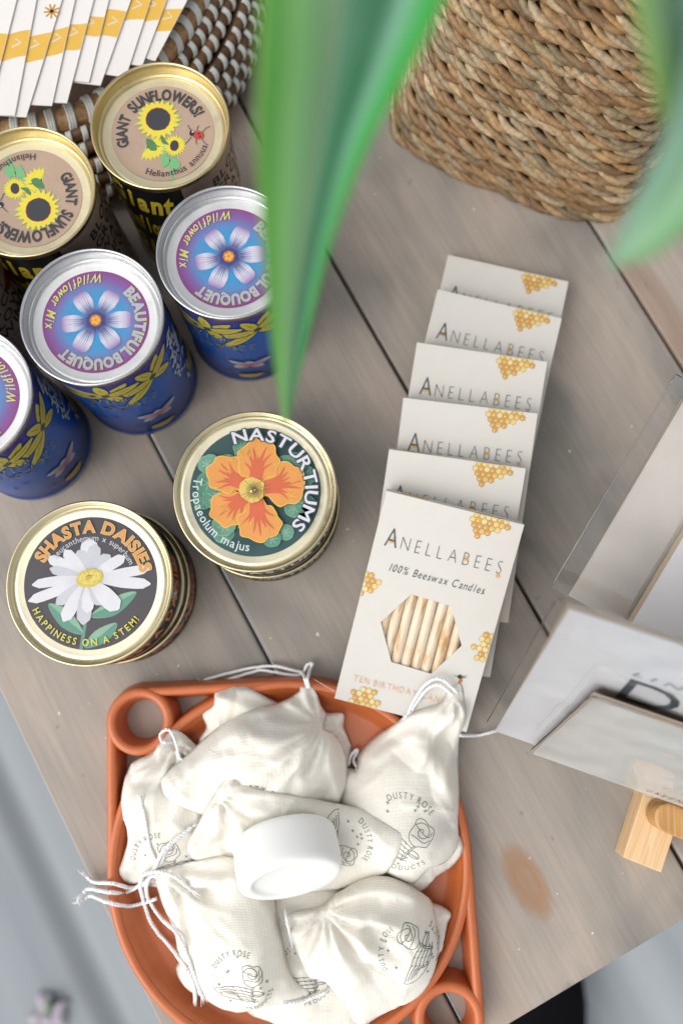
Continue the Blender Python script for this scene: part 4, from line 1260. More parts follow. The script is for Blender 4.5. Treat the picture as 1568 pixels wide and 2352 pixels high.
    mb = MB(); mb.add(vs, fs + fs2)
    mb.build('pouch', M['muslin'], t)
    bvh = BVHTree.FromPolygons([tuple(v) for v in vs[:ntop]], fs)
    SUP = np.where(mk, np.maximum(SUP, topz), SUP)
    BAGS[key] = (t, bvh, topz.copy())
    return t
def on_bag(key, pts, off=.0012):
    """pixel path -> points lying on whatever is topmost there"""
    t, bvh, tz = BAGS[key]; out = []
    for p in pts:
        x, y = p[0], p[1]; dz = p[2] if len(p) > 2 else 0
        z = .04
        for _ in range(5):
            q = P(x, y, z); z = float(samp(SUP, q.x, q.y)) + off + dz
        out.append(P(x, y, z))
    return out
def cord(key, pts, r=.00095, name='drawstring'):
    for path in pts:
        mb = MB()
        q = spline(on_bag(key, path), 8)
        for i, p in enumerate(q): q[i] = p + Vector((noise.noise(p * 300), noise.noise(p * 300 + Vector((5, 0, 0))), 0)) * .0003
        # two plies twisted round each other
        L = 0; ph = []
        for i, p in enumerate(q):
            if i: L += (p - q[i - 1]).length
            ph.append(L)
        n = max(6, int(L / .0008)); fine = []
        for k in range(n + 1):
            s_ = L * k / n; i = max(j for j in range(len(q)) if ph[j] <= s_ + 1e-12); i = min(i, len(q) - 2)
            f = (s_ - ph[i]) / max(1e-9, ph[i + 1] - ph[i]); fine.append((q[i].lerp(q[i + 1], min(1, f)), (q[i + 1] - q[i]).normalized(), s_))
        for s0 in (0, PI):
            pl = []
            for p, t, s_ in fine:
                a = t.cross(Vector((0, 0, 1))); a = a.normalized() if a.length > 1e-4 else Vector((1, 0, 0)); b = t.cross(a)
                an = s_ / .0042 * 2 * PI + s0
                pl.append(p + a * (r * .5 * math.cos(an)) + b * (r * .5 * math.sin(an)))
            mb.tube(pl, r * .72, 6)
        # frayed end
        for k in range(5):
            e, t, _ = fine[-1]
            mb.tube([e, e + t * .003 + Vector((random.uniform(-1, 1), random.uniform(-1, 1), random.uniform(-.3, .6))) * .0012, e + t * .006 + Vector((random.uniform(-1, 1), random.uniform(-1, 1), random.uniform(-.3, .6))) * .0026], [.0004, .0003, .00012], 5)
        mb.build(name, M['cord'], BAGS[key][0])
def emblem(a, x, y, r, rot, only_text=False, seed=0):
    rnd = random.Random(seed + 11); ca, sa = math.cos(rot), math.sin(rot); K = C(120, 124, 120); lw = .00042
    T_ = lambda p: (x + r * (p[0] * ca - p[1] * sa), y + r * (p[0] * sa + p[1] * ca))
    d_ = math.degrees(rot)
    a.arc('DUSTY ROSE', 128 + d_, 44 + d_, r * 1.0, r * .17, K, True, .0, c=(x, y), gap=.3)
    if only_text: return
    a.arc('PRODUCTS', 250 + d_, 322 + d_, r * 1.0, r * .15, K, False, .0, c=(x, y), gap=.3)
    st = lambda pts, sm=4, w_=lw: a.stroke([T_(p) for p in pts], w_, K, sm)
    # rose head: outline and inner whorls
    cx, cy = .52, .12
    st([(cx + (.34 + .05 * math.sin(k * 2.1)) * math.cos(k * .52), cy + (.36 + .05 * math.cos(k * 1.7)) * math.sin(k * .52)) for k in range(13)])
    st([(cx + (.03 + .022 * k) * math.cos(k * .8), cy + .06 + (.03 + .02 * k) * math.sin(k * .8)) for k in range(12)])
    st([(cx - .3, cy - .05), (cx - .1, cy - .12), (cx + .1, cy - .2), (cx + .26, cy - .1)]); st([(cx - .2, cy + .2), (cx, cy + .05), (cx + .2, cy - .04), (cx + .3, cy + .1)])
    # stem, leaf
    st([(.36, -.2), (.2, -.42), (.1, -.75)]); st([(.42, -.2), (.26, -.42), (.16, -.75)])
    st([(.24, -.42), (.36, -.34), (.52, -.42), (.6, -.56), (.44, -.56), (.3, -.5), (.24, -.42)]); st([(.24, -.42), (.58, -.55)], 0)
    # bony hand holding it
    for k in range(5):
        y0 = -.05 - k * .13
        st([(-.95 + .08 * k, .12 - k * .08), (-.6 + .05 * k, .08 - k * .1), (-.35, y0 + .05), (-.1, y0 - .02), (.12, y0 - .12), (.3, y0 - .22 + .02 * k)])
        st([(-.35, y0 + .05), (-.3, y0 - .03)], 0); st([(-.1, y0), (-.06, y0 - .08)], 0); st([(.1, y0 - .08), (.13, y0 - .17)], 0)
    st([(-1.0, .16), (-1.02, .02), (-.9, -.2), (-.62, -.42), (-.3, -.62), (0, -.7), (.25, -.62)])
    for k in range(9):
        an = rnd.uniform(0, 6.28); q = rnd.uniform(.55, .9); sx, sy = q * math.cos(an), q * math.sin(an)
        if abs(sx - cx) < .4 and abs(sy - cy) < .4: continue
        for g_ in (0, PI / 2): st([(sx - .05 * math.cos(g_), sy - .05 * math.sin(g_)), (sx + .05 * math.cos(g_), sy + .05 * math.sin(g_))], 0)
def stamp(key, px, py, rpx, rot, only_text=False):
    t, bvh, tz = BAGS[key]
    z = .04
    for _ in range(5):
        q = P(px, py, z); z = float(samp(tz, q.x, q.y))
    r = rpx * (CAM_H - z) / FPX
    a = Art(); emblem(a, q.x, q.y, r, R(rot), only_text, int(px))
    def mp(x, y, l):
        h = bvh.ray_cast(Vector((x, y, 1)), Vector((0, 0, -1)))
        return None if h[0] is None else h[0] + h[1] * (.00012 if h[1].z > 0 else -.00012)
    return a.build('printed_emblem', [M['ink']], t, mp, cutx=.0012, cuty=.0012, world=True)

bag('flat', 'flattened muslin bag lying lowest, seen between the two front bags',
    [(560, 2318), (540, 2200), (540, 2080), (620, 2020), (720, 2010), (800, 2050), (840, 2160), (850, 2300), (850, 2350), (800, 2392), (700, 2385), (620, 2352)], .016, seed=2)
bag('back', 'muslin bag at the far side of the tray, mostly under the big bag',
    [(497, 1583), (541, 1563), (575, 1580), (640, 1615), (700, 1625), (749, 1638), (788, 1640), (790, 1672), (802, 1702), (806, 1728), (780, 1790), (640, 1830), (500, 1790), (455, 1712), (472, 1673), (464, 1642), (487, 1622), (490, 1608)], .015, neck=(770, 1665), folds=[([(500, 1600), (560, 1625), (620, 1640)], .004, .004), ([(760, 1690), (775, 1660), (785, 1645)], .002, .003)], seed=3)
bag('left', 'muslin bag at the left side of the tray with a cord loop at its top',
    [(394, 1677), (417, 1684), (448, 1712), (500, 1760), (520, 1860), (500, 1960), (470, 2020), (400, 2040), (352, 2040), (312, 2033), (289, 2028), (272, 2004), (283, 1966), (292, 1932), (290, 1908), (281, 1875), (276, 1840), (279, 1811), (285, 1782), (302, 1752), (348, 1730), (363, 1708)], .014, neck=(400, 1705),
    lumps=[(385, 1880, .026, .011)], folds=[([(430, 1740), (400, 1780), (350, 1800), (300, 1790)], .004, -.003), ([(300, 1990), (310, 1950), (300, 1900)], .003, .003), ([(420, 1700), (440, 1740), (430, 1800)], .003, .003)], seed=4)
bag('under', 'muslin bag with only a grey rounded edge showing under the pointed right bag',
    [(1052, 1915), (1064, 1943), (1059, 1966), (1038, 1993), (999, 2019), (974, 2046), (940, 2050), (860, 2000), (860, 1900), (950, 1860), (1030, 1880)], .018, seed=5)
bag('sliver', 'muslin bag corner poking out at the right beneath the front bag',
    [(985, 2075), (1034, 2097), (1028, 2125), (1021, 2157), (1009, 2192), (950, 2230), (880, 2200), (880, 2120), (930, 2080)], .012, seed=6)
bag('right', 'tall pointed muslin bag at the right reaching up over the candle box',
    [(1052, 1570), (1063, 1578), (1067, 1606), (1071, 1656), (1055, 1698), (1053, 1748), (1055, 1819), (1052, 1889), (1054, 1925), (1048, 1955), (1020, 1985), (985, 1997), (960, 2025), (936, 2032), (880, 2005), (800, 1930), (775, 1850), (780, 1790), (798, 1766), (816, 1765), (823, 1737), (848, 1704), (893, 1672), (942, 1638), (988, 1624), (1013, 1613), (1026, 1592)], .015, neck=(1045, 1600), gath=(.04, 9, .0026),
    lumps=[(915, 1850, .030, .015)], folds=[([(1048, 1600), (1010, 1680), (960, 1760)], .004, .0035), ([(1045, 1640), (1040, 1720), (1020, 1800)], .0035, .003), ([(1010, 1640), (930, 1700), (860, 1740)], .0035, .003), ([(1055, 1830), (1040, 1900), (1000, 1960)], .004, -.002)], seed=7)
bag('big', 'big muslin bag topping the heap, its knotted neck pointing at the tins',
    [(688, 1578), (704, 1573), (718, 1577), (729, 1598), (737, 1621), (749, 1642), (742, 1668), (768, 1687), (786, 1712), (796, 1750), (796, 1792), (786, 1830), (760, 1870), (680, 1900), (560, 1895), (470, 1875), (408, 1851), (377, 1829), (368, 1798), (377, 1779), (426, 1736), (479, 1687), (525, 1655), (586, 1627), (646, 1612), (684, 1590)], .019, neck=(738, 1662), gath=(.05, 15, .0026),
    lumps=[(600, 1770, .034, .015)], folds=[([(735, 1665), (690, 1680), (640, 1690), (580, 1690)], .003, .0035), ([(738, 1675), (700, 1720), (690, 1790)], .004, .004), ([(745, 1680), (750, 1740), (735, 1800)], .004, .004), ([(560, 1670), (500, 1710), (440, 1760)], .004, .003), ([(600, 1650), (660, 1640), (715, 1640)], .0035, -.003), ([(420, 1790), (460, 1760), (520, 1740)], .004, .003)], seed=8)
bag('middle', 'muslin bag laid across the middle of the heap under the bare soap',
    [(511, 1795), (525, 1784), (550, 1797), (621, 1818), (690, 1830), (751, 1843), (832, 1861), (871, 1884), (907, 1904), (931, 1911), (932, 1922), (921, 1954), (900, 1993), (878, 2014), (820, 2040), (740, 2050), (640, 2050), (560, 2035), (490, 2010), (440, 1975), (428, 1940), (444, 1906), (458, 1885), (479, 1843)], .013, neck=(500, 1830), gath=(.05, 11, .003),
    folds=[([(505, 1815), (470, 1880), (440, 1940)], .004, .005), ([(530, 1810), (500, 1860), (480, 1930)], .003, .004), ([(560, 1830), (650, 1870), (760, 1890)], .006, .003), ([(640, 1850), (760, 1870), (860, 1910)], .004, .002), ([(440, 1955), (480, 1935), (540, 1930)], .003, .003)], seed=9, drape=.016)
bag('near', 'muslin bag at lower left with long cords hanging over the tray edge',
    [(348, 2010), (360, 2000), (400, 1990), (458, 1978), (525, 1970), (580, 2000), (625, 2060), (636, 2115), (648, 2162), (660, 2215), (676, 2254), (708, 2280), (710, 2290), (673, 2304), (616, 2314), (557, 2329), (522, 2325), (497, 2316), (462, 2295), (430, 2277), (408, 2249), (403, 2224), (411, 2206), (405, 2178), (398, 2143), (373, 2083), (362, 2050)], .015, neck=(375, 2015), gath=(.05, 11, .0026),
    lumps=[(545, 2180, .030, .013)], folds=[([(420, 2040), (458, 2034), (497, 2020), (530, 2012)], .0025, .003), ([(420, 2056), (470, 2050), (520, 2030)], .003, -.003), ([(390, 2030), (400, 2100), (430, 2180)], .004, .004), ([(430, 2060), (440, 2120), (480, 2200)], .005, .003), ([(640, 2120), (600, 2200), (590, 2280)], .005, .003), ([(660, 2240), (620, 2260), (580, 2310)], .004, .003)], seed=10, drape=.013)
bag('front', 'muslin bag at the lower right of the heap with a twisted knot beside the soap',
    [(653, 2107), (673, 2099), (719, 2089), (745, 2078), (765, 2060), (800, 2038), (836, 2020), (882, 2014), (928, 2028), (960, 2047), (988, 2068), (996, 2088), (1006, 2135), (1009, 2171), (996, 2231), (971, 2277), (924, 2310), (871, 2338), (840, 2356), (812, 2350), (797, 2320), (776, 2295), (744, 2257), (708, 2249), (691, 2213), (673, 2171)], .017, neck=(745, 2085), gath=(.05, 12, .003),
    lumps=[(890, 2170, .033, .015)], folds=[([(750, 2075), (800, 2055), (880, 2045), (950, 2055)], .0035, .004), ([(755, 2095), (800, 2080), (870, 2075)], .003, -.003), ([(745, 2100), (770, 2160), (760, 2230)], .005, .004), ([(735, 2095), (700, 2130), (690, 2180)], .004, .003), ([(760, 2100), (820, 2130), (840, 2200)], .004, .003)], seed=11, drape=.013)
stamp('big', 588, 1885, 84, -14, True)
stamp('right', 925, 1918, 78, -14)
stamp('middle', 780, 1932, 66, -80)
stamp('left', 372, 1985, 66, 45)
stamp('near', 552, 2262, 66, 28)
stamp('front', 945, 2195, 66, 84)
stamp('flat', 700, 2240, 60, 20)
cord('big', [[(706, 1580, .0), (700, 1560, .004), (693, 1545, .006), (672, 1540, .005), (630, 1530, .004), (580, 1534, .003), (530, 1545, .002), (470, 1562, .002)],
             [(710, 1580, .0), (706, 1562, .006), (712, 1538, .007), (718, 1524, .006), (705, 1528, .006), (690, 1550, .004), (650, 1548, .004), (600, 1540, .003), (560, 1550, .002), (510, 1566, .002)]])
cord('left', [[(400, 1703, 0), (376, 1706, .002), (368, 1690, .004), (382, 1676, .004), (398, 1690, .003), (412, 1738, .001), (418, 1746, 0)],
              [(322, 1830, .001), (330, 1870, 0), (346, 1950, 0), (366, 1985, 0), (384, 1950, .001), (410, 1925, 0)]])
cord('right', [[(1040, 1598, .001), (1010, 1575, .004), (985, 1580, .004), (962, 1605, .002), (945, 1632, .001)], [(1050, 1590, .001), (1015, 1562, .006), (985, 1566, .006), (958, 1596, .003), (936, 1640, .002)],
               [(1056, 1690, .0), (1090, 1690, .002), (1120, 1684, .003), (1150, 1676, .004)], [(800, 1760, 0), (806, 1735, .002), (822, 1722, .003), (812, 1745, .001), (818, 1762, 0)]])
cord('near', [[(360, 2005, .002), (332, 2008, .003), (322, 2032, .003), (332, 2080, .002), (352, 2130, .002), (390, 2175, .002), (430, 2230, .001), (446, 2270, .001), (448, 2310, .001)],
              [(365, 2010, .004), (340, 2020, .005), (338, 2060, .004), (370, 2110, .003), (410, 2150, .002), (438, 2220, .001), (462, 2285, 0)],
              [(340, 2030, .004), (300, 2040, .004), (260, 2030, .004), (215, 2026, .004), (200, 2014, .005)], [(335, 2025, .003), (290, 2050, .003), (250, 2050, .003), (205, 2042, .004), (192, 2052, .004)],
              [(360, 2065, .003), (300, 2082, .003), (250, 2074, .003), (210, 2058, .003), (196, 2066, .003)], [(352, 2002, .003), (372, 1960, .003), (392, 1938, .002), (440, 1900, .001)],
              [(330, 2010, .005), (360, 2003, .006), (400, 2014, .004), (425, 2034, .001), (440, 2046, 0)]], r=.0011)
cord('front', [[(750, 2280, .001), (720, 2292, .001), (690, 2303, .001), (664, 2304, 0)], [(656, 2090, .001), (658, 2110, .002), (664, 2140, .001), (672, 2175, 0)]])
# threads stray from the cut edges
mb = MB()
for path in ([(560, 1620), (552, 1595), (540, 1580)], [(668, 2125), (662, 2180), (674, 2215), (690, 2232)], [(660, 2100), (664, 2150), (684, 2200)], [(720, 1560), (745, 1575), (768, 1588)]):
    mb.tube(spline(on_bag('front', path, .0015), 6), .00014, 4)
mb.build('loose_thread', M['cord'], BAGS['front'][0])

# ================================================================== SOAP
q = P(648, 2012, .085)
zs = float(samp(SUP, q.x, q.y))
soap_ax = Vector((.20, -.82, .60)).normalized()   # the hollowed face looks up and towards the front
mb = MB(); Rs = .0305; hs = .0145
prof = [(0, -hs), (Rs * .78, -hs), (Rs * .92, -hs * .92), (Rs * .98, -hs * .78), (Rs, -hs * .55), (Rs, hs * .62), (Rs * .985, hs * .82), (Rs * .95, hs * .95), (Rs * .90, hs), (Rs * .76, hs * 1.0), (Rs * .735, hs * .985), (Rs * .70, hs * .90), (Rs * .66, hs * .85), (Rs * .5, hs * .82), (Rs * .25, hs * .81), (0, hs * .81)]
mb.lathe(prof, 72)
sp = mb.build('soap_bar', M['soap'], None)
sp.modifiers.new('sub', 'SUBSURF').render_levels = 1
sp.matrix_world = Matrix.Translation((q.x, q.y, zs + .017)) @ soap_ax.to_track_quat('Z', 'Y').to_matrix().to_4x4() @ Matrix.Diagonal((1.0, .86, 1, 1))
tag(sp, 'bare white round soap bar with a hollowed face resting on the bags', 'soap')

# ================================================================== ROUND DARK BASKET WITH CARDS
bc = Vector((-.225, .460, 0))
rb = empty('round_basket', (bc.x, bc.y, 0), 'dark brown coiled basket wrapped in white strips under the yellow banded cards', 'basket')
prof = [(.160, .0045), (.168, .0125), (.1685, .0215), (.166, .0305), (.161, .039), (.153, .047), (.1465, .0535)]
mbr, mbw = MB(), MB()
rnd = random.Random(5)
n = 300
for i, (r_, z) in enumerate(prof):
    for k in range(0, n, 5):
        f = rnd.uniform(.45, 1.05); mbr.cur = tuple(x * f for x in C(128, 92, 60)[:3]) + (1,)
        mbr.tube([(bc.x + r_ * math.cos(2 * PI * (k + q_ * 5.4 / 6) / n), bc.y + r_ * math.sin(2 * PI * (k + q_ * 5.4 / 6) / n), z) for q_ in range(7)], .0046, 8)
    nw = 92
    for k in range(nw):
        a = 2 * PI * (k + (i % 2) * .5 + rnd.uniform(-.06, .06)) / nw
        for q_ in (-.0011, .0, .0011):
            pts = []
            for s_ in range(9):
                an = -.75 + s_ * .29
                pts.append((bc.x + (r_ + .0050 * math.cos(an)) * math.cos(a) - (q_ + .0012 * math.sin(an)) * math.sin(a), bc.y + (r_ + .0050 * math.cos(an)) * math.sin(a) + (q_ + .0012 * math.sin(an)) * math.cos(a), z + .0050 * math.sin(an)))
            mbw.tube(pts, .0009, 6)
RR_, RZ = .1375, .058
for k in range(0, n, 4):
    f = rnd.uniform(.75, 1.15); mbr.cur = tuple(x * f for x in C(172, 136, 96)[:3]) + (1,)
    mbr.tube([(bc.x + RR_ * math.cos(2 * PI * (k + q_ * 4.3 / 6) / n), bc.y + RR_ * math.sin(2 * PI * (k + q_ * 4.3 / 6) / n), RZ) for q_ in range(7)], .0072, 10)
for k in range(74):
    a = 2 * PI * (k + rnd.uniform(-.16, .16)) / 74
    sl = rnd.uniform(.004, .009)
    for q_ in (-.0016, 0, .0016):
        mbw.tube([(bc.x + (RR_ + .0077 * math.cos(an)) * math.cos(a) - (q_ + sl * math.sin(an) * .4) * math.sin(a), bc.y + (RR_ + .0077 * math.cos(an)) * math.sin(a) + (q_ + sl * math.sin(an) * .4) * math.cos(a), RZ + .0077 * math.sin(an)) for an in [-1.2 + s_ * .45 for s_ in range(12)]], .0012, 6)
mbr.cur = C(84, 60, 40)
mbr.lathe([(0, .004), (.150, .004), (.158, .02), (.146, .05), (.134, .054)], 64, (bc.x, bc.y, 0))
mbr.build('reed_coil', M['rattan'], rb, col=True)
mbw.build('white_wrapping', M['wrap'], rb)

# cards: right edge from top px to bottom px; leftmost on top
K_ = .375
edges = [((100, 0), (-40, 560)), ((222, 0), (90, 705)), ((378, 0), (160, 715)), ((458, 0), (318, 645)), ((572, 0), (410, 628)), ((665, 0), (545, 500)), ((800, 0), (615, 520)), ((922, 0), (770, 470)), ((1020, 0), (870, 400)), ((1145, 0), (950, 370))]
bandy = [(205, 370), (190, 350), (205, 370), (160, 320), (130, 290), (90, 210), (65, 225), (-10, 125), (-25, 130), (55, 190)]
names = ['leftmost and topmost', 'second', 'third', 'fourth', 'fifth', 'sixth', 'seventh', 'eighth', 'ninth', 'rightmost and lowest']
YEL = C(246, 196, 82)
for i, ((tx, ty), (bx_, by_)) in enumerate(edges):
    zc = .0775 + (9 - i) * .00115 if i < 10 else .07
    a, b = P(tx * K_, ty * K_, zc), P(bx_ * K_, by_ * K_, zc)
    e = (a - b).normalized(); s_ = Vector((-e.y, e.x, 0))      # s_ points to the card's left
    Wc, Lc = .043, .15
    t = empty('paper_card', b, ('white card with a yellow band, %s of the fan' % (names[i] if i in (0, 9) else names[i] + ' from the left')), 'card', 'yellow banded cards fanned over the basket')
    mb = MB()
    Mx = Matrix(((-s_.x, e.x, 0, b.x), (-s_.y, e.y, 0, b.y), (0, 0, 1, b.z), (0, 0, 0, 1)))
    mb.box(-Wc, 0, 0, Lc, -.0006, 0, Mx)
    sk = .004 if i % 2 else .0065
    for v in mb.v:                                             # the lower end is cut on a slant
        loc = Mx.inverted() @ v
        if loc.y < .001 and loc.x < -.01: v -= e * sk
    mb.build('sheet', M['paper_bright'], t, smooth=False)
    ar = Art()
    ym = lambda yy: (a - P(tx * K_ + (bx_ - tx) * K_ * (yy - ty) / (by_ - ty), yy * K_, zc)).length
    y0 = (a - b).length - ym(bandy[i][1]); y1 = (a - b).length - ym(bandy[i][0])
    if bandy[i][0] < 0: y1 = (a - b).length + .004
    wv_ = [(-Wc * k / 10, y0 + .0014 * math.sin(k * .8 + i) - .012 * k / 10) for k in range(11)]
    wt_ = [(-Wc * k / 10, y1 + .0014 * math.sin(k * .7 + i) - .012 * k / 10) for k in range(11)]
    ar.poly([(min(x, -.0002), y) for x, y in wv_] + [(min(x, -.0002), y) for x, y in reversed(wt_)], YEL); ar.up()
    xm, ymid = -.0035 - (i % 3) * .001, (y0 + y1) / 2
    ar.stroke([(xm - .004, ymid + .003), (xm, ymid + .001), (xm - .005, ymid - .003)], .0009, W1)
    if i in (2, 6):
        for k in range(9): ar.stroke([(-.004, y1 + .015), (-.004 + .005 * math.cos(k * .7), y1 + .015 + .005 * math.sin(k * .7))], .0011, C(206, 150, 40))
    ar.build('band_print', [M['print']], t, lambda x, y, l: Mx @ Vector((x, y, l)), world=True, layer=3e-5)

# ================================================================== SEAGRASS BASKET
FLc, FRc = P(858, 322), P(1425, 548)
ux = (FRc - FLc); Wb = ux.length; ux.normalize(); uy = Vector((-ux.y, ux.x, 0))
Db = .15
cb = FLc + ux * (Wb / 2) + uy * (Db / 2)
sb = empty('seagrass_basket', (cb.x, cb.y, 0), 'woven seagrass basket with rounded corners standing at the back right', 'basket')
def ring(s_, t, z):
    """point and outward normal along the rounded-rectangle ring, t in 0..1"""
    an = 2 * PI * t; e_ = .5
    ca, sa = math.cos(an), math.sin(an)
    x = math.copysign(abs(ca) ** e_, ca) * Wb / 2 * s_; y = math.copysign(abs(sa) ** e_, sa) * Db / 2 * s_
    return cb + ux * x + uy * y + Vector((0, 0, z))
ts = [k / 1200 for k in range(1201)]
def arc_table(s_):
    pts = [ring(s_, t, 0) for t in ts]; L = [0]
    for a, b in zip(pts, pts[1:]): L.append(L[-1] + (b - a).length)
    return L
LT = arc_table(1.0)
def at_len(l):
    l = l % LT[-1]
    lo, hi = 0, len(LT) - 1
    while hi - lo > 1:
        mid = (lo + hi) // 2
        if LT[mid] <= l: lo = mid
        else: hi = mid
    f = (l - LT[lo]) / max(1e-9, LT[hi] - LT[lo]); return ts[lo] + f / 1200
mb = MB(); rnd = random.Random(9)
HB = .20; rowh = .0096; nrow = int(HB / rowh)
tones = [C(176, 142, 100), C(162, 128, 86), C(186, 158, 118), C(158, 138, 104), C(198, 174, 140), C(172, 134, 88), C(150, 116, 78), C(170, 150, 116)]
taper = lambda z: 1.0 - .30 * (max(z, 0) / HB) ** .9 + .02 * math.sin(z * 60)
for r_ in range(nrow):
    z0 = .004 + r_ * rowh; stp = .0088 * (1 + .1 * (r_ % 3)); nstr = int(LT[-1] / stp)
    for k in range(nstr):
        l0 = k * stp + r_ * .0035 + rnd.uniform(-.0012, .0012)
        slen = rnd.uniform(.026, .035); f = rnd.uniform(.5, .95)
        c_ = rnd.choice(tones); mb.cur = tuple(x * f for x in c_[:3]) + (1,)
        pts = []; hb = rnd.uniform(.0028, .0056)
        zo = rnd.uniform(-.001, .001)
        for s_ in range(8):
            q = s_ / 7; z = z0 + rowh * (.85 * (1 - q) ** 1.7 - .28) + zo + .0006 * math.sin(q * 5 + k)
            t = at_len(l0 + slen * q); p = ring(taper(z), t, z); c0 = cb + Vector((0, 0, z))
            out = (p - c0); out.z = 0; out.normalize()
            pts.append(p + out * (hb * math.sin(PI * (q * .94 + .03)) ** .7 - .002))
        w0 = rnd.uniform(.0021, .0031)
        mb.tube(pts, [w0 * v for v in (.55, .9, 1.05, 1.1, 1.1, 1.05, .9, .5)], 7, flat=.8)
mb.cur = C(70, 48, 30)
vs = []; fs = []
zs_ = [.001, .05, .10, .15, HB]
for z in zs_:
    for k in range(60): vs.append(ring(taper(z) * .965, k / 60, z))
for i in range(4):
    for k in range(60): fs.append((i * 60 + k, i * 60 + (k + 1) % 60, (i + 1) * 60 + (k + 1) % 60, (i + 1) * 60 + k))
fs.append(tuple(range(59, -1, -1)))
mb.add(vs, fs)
mb.build('weave', M['seagrass'], sb, col=True)
mb = MB(); mb.cur = C(168, 130, 86)
mb.tube([ring(taper(HB), k / 90, HB + .002) for k in range(90)], .006, 8, closed=True); mb.build('rim', M['seagrass'], sb, col=True)

# ================================================================== PLANT
pl = empty('strap_leaf_plant', (cb.x, cb.y, .03), 'green striped strap leaf plant hanging over the tins from the basket', 'plant')
mb = MB(); mb.cur = C(120, 106, 70)
st_top = Vector((cb.x + .02, cb.y + .03, .33))
mb.tube([(cb.x, cb.y, .03), (cb.x + .004, cb.y + .01, .15), (cb.x + .012, cb.y + .02, .25), tuple(st_top)], [.012, .011, .010, .009], 12)
mb.build('stem', M['seagrass'], pl, col=True)
mb = MB(); vs = [ring(taper(.17) * .95, k / 40, .17) for k in range(40)]; mb.cur = C(60, 46, 34); mb.add(vs, [tuple(range(40))]); mb.build('soil', M['seagrass'], pl, col=True)
def leaf(rows, cols, name='leaf'):
    """rows: (left point, crease point, right point) in world space; cols: colours across the width"""
    mb = MB(); nv = 40
    Ls, Cs, Rs_ = [spline([r[i] for r in rows], 8) for i in range(3)]
    N = len(Ls); vs = []; cc = []; fs = []
    for i in range(N):
        for j in range(nv + 1):
            q = j / nv
            p = Ls[i].lerp(Cs[i], q * 2) if q < .5 else Cs[i].lerp(Rs_[i], q * 2 - 1)
            p = p + Vector((0, 0, .0012 * math.sin(q * 2 * PI)))
            vs.append(p)
            x = q * (len(cols) - 1); k = min(int(x), len(cols) - 2); f = x - k
            w_ = 1 + .14 * noise.noise(Vector((q * 9, i * .06, len(rows) * 3.3))) + .10 * noise.noise(Vector((q * 34, i * .02, 7.7)))
            cc.append(tuple((a_ * (1 - f) + b_ * f) * w_ for a_, b_ in zip(cols[k][:3], cols[k + 1][:3])) + (1,))
    for i in range(N - 1):
        for j in range(nv):
            a_ = i * (nv + 1) + j; fs.append((a_, a_ + 1, a_ + nv + 2, a_ + nv + 1))
    mb.v = vs; mb.c = cc; mb.f = fs; mb.m = [0] * len(fs)
    o = mb.build(name, M['leaf'], pl, col=True)
    sd_ = o.modifiers.new('thick', 'SOLIDIFY'); sd_.thickness = .0005
    return o
def lr(y, xl, xc, xr, zl, zc, zr): return (P(xl, y, zl), P(xc, y, zc), P(xr, y, zr))
cols1 = [C(130, 190, 80), C(106, 186, 88), C(144, 200, 120), C(158, 206, 140), C(150, 196, 146), C(178, 204, 164), C(96, 146, 116), C(60, 118, 84), C(46, 108, 74), C(128, 176, 150), C(66, 170, 78), C(58, 164, 66)]
base1 = st_top
leaf([(base1 + Vector((-.01, .0, 0)), base1, base1 + Vector((.01, .0, 0))),
      lr(-420, 760, 930, 1080, .372, .362, .372), lr(-160, 622, 830, 1058, .388, .376, .388),
      lr(0, 600, 780, 1022, .388, .374, .386), lr(160, 592, 762, 940, .382, .368, .380), lr(310, 588, 738, 858, .372, .360, .370), lr(460, 596, 716, 795, .358, .348, .356), lr(600, 606, 698, 748, .342, .333, .340),
      lr(740, 618, 680, 714, .322, .315, .320), lr(860, 634, 668, 686, .302, .298, .301), lr(930, 647, 661, 671, .288, .286, .287), lr(972, 656, 658, 661, .279, .279, .279)], cols1)
cols2 = [C(150, 190, 100), C(142, 184, 124), C(146, 184, 150), C(132, 166, 144), C(110, 146, 130), C(150, 186, 160), C(120, 176, 120)]
leaf([(st_top + Vector((-.008, 0, 0)), st_top + Vector((0, 0, .004)), st_top + Vector((.008, 0, 0))),
      lr(-360, 1360, 1420, 1480, .38, .372, .38), lr(-120, 1432, 1520, 1620, .398, .388, .398), lr(60, 1466, 1560, 1660, .400, .39, .40), lr(220, 1505, 1600, 1690, .396, .388, .396), lr(380, 1560, 1640, 1710, .386, .38, .386), lr(560, 1650, 1690, 1725, .37, .366, .37), lr(680, 1715, 1720, 1726, .355, .355, .355)], cols2)
cols3 = [C(130, 168, 150), C(150, 190, 160), C(172, 206, 176), C(150, 196, 152), C(120, 172, 116)]
leaf([(st_top + Vector((.0, .01, 0)), st_top + Vector((.004, 0, .004)), st_top + Vector((.01, -.01, 0))),
      (P(1640, -200, .39), P(1700, -160, .384), P(1760, -120, .39)), (P(1590, 60, .40), P(1665, 110, .393), P(1740, 150, .40)), (P(1545, 260, .40), P(1620, 320, .394), P(1690, 380, .40)), (P(1490, 390, .394), P(1545, 450, .388), P(1600, 505, .394)), (P(1435, 500, .384), P(1470, 545, .38), P(1505, 585, .384)), (P(1408, 566, .374), P(1425, 586, .372), P(1440, 604, .374)), (P(1396, 612, .366), P(1398, 614, .366), P(1400, 616, .366))], cols3)

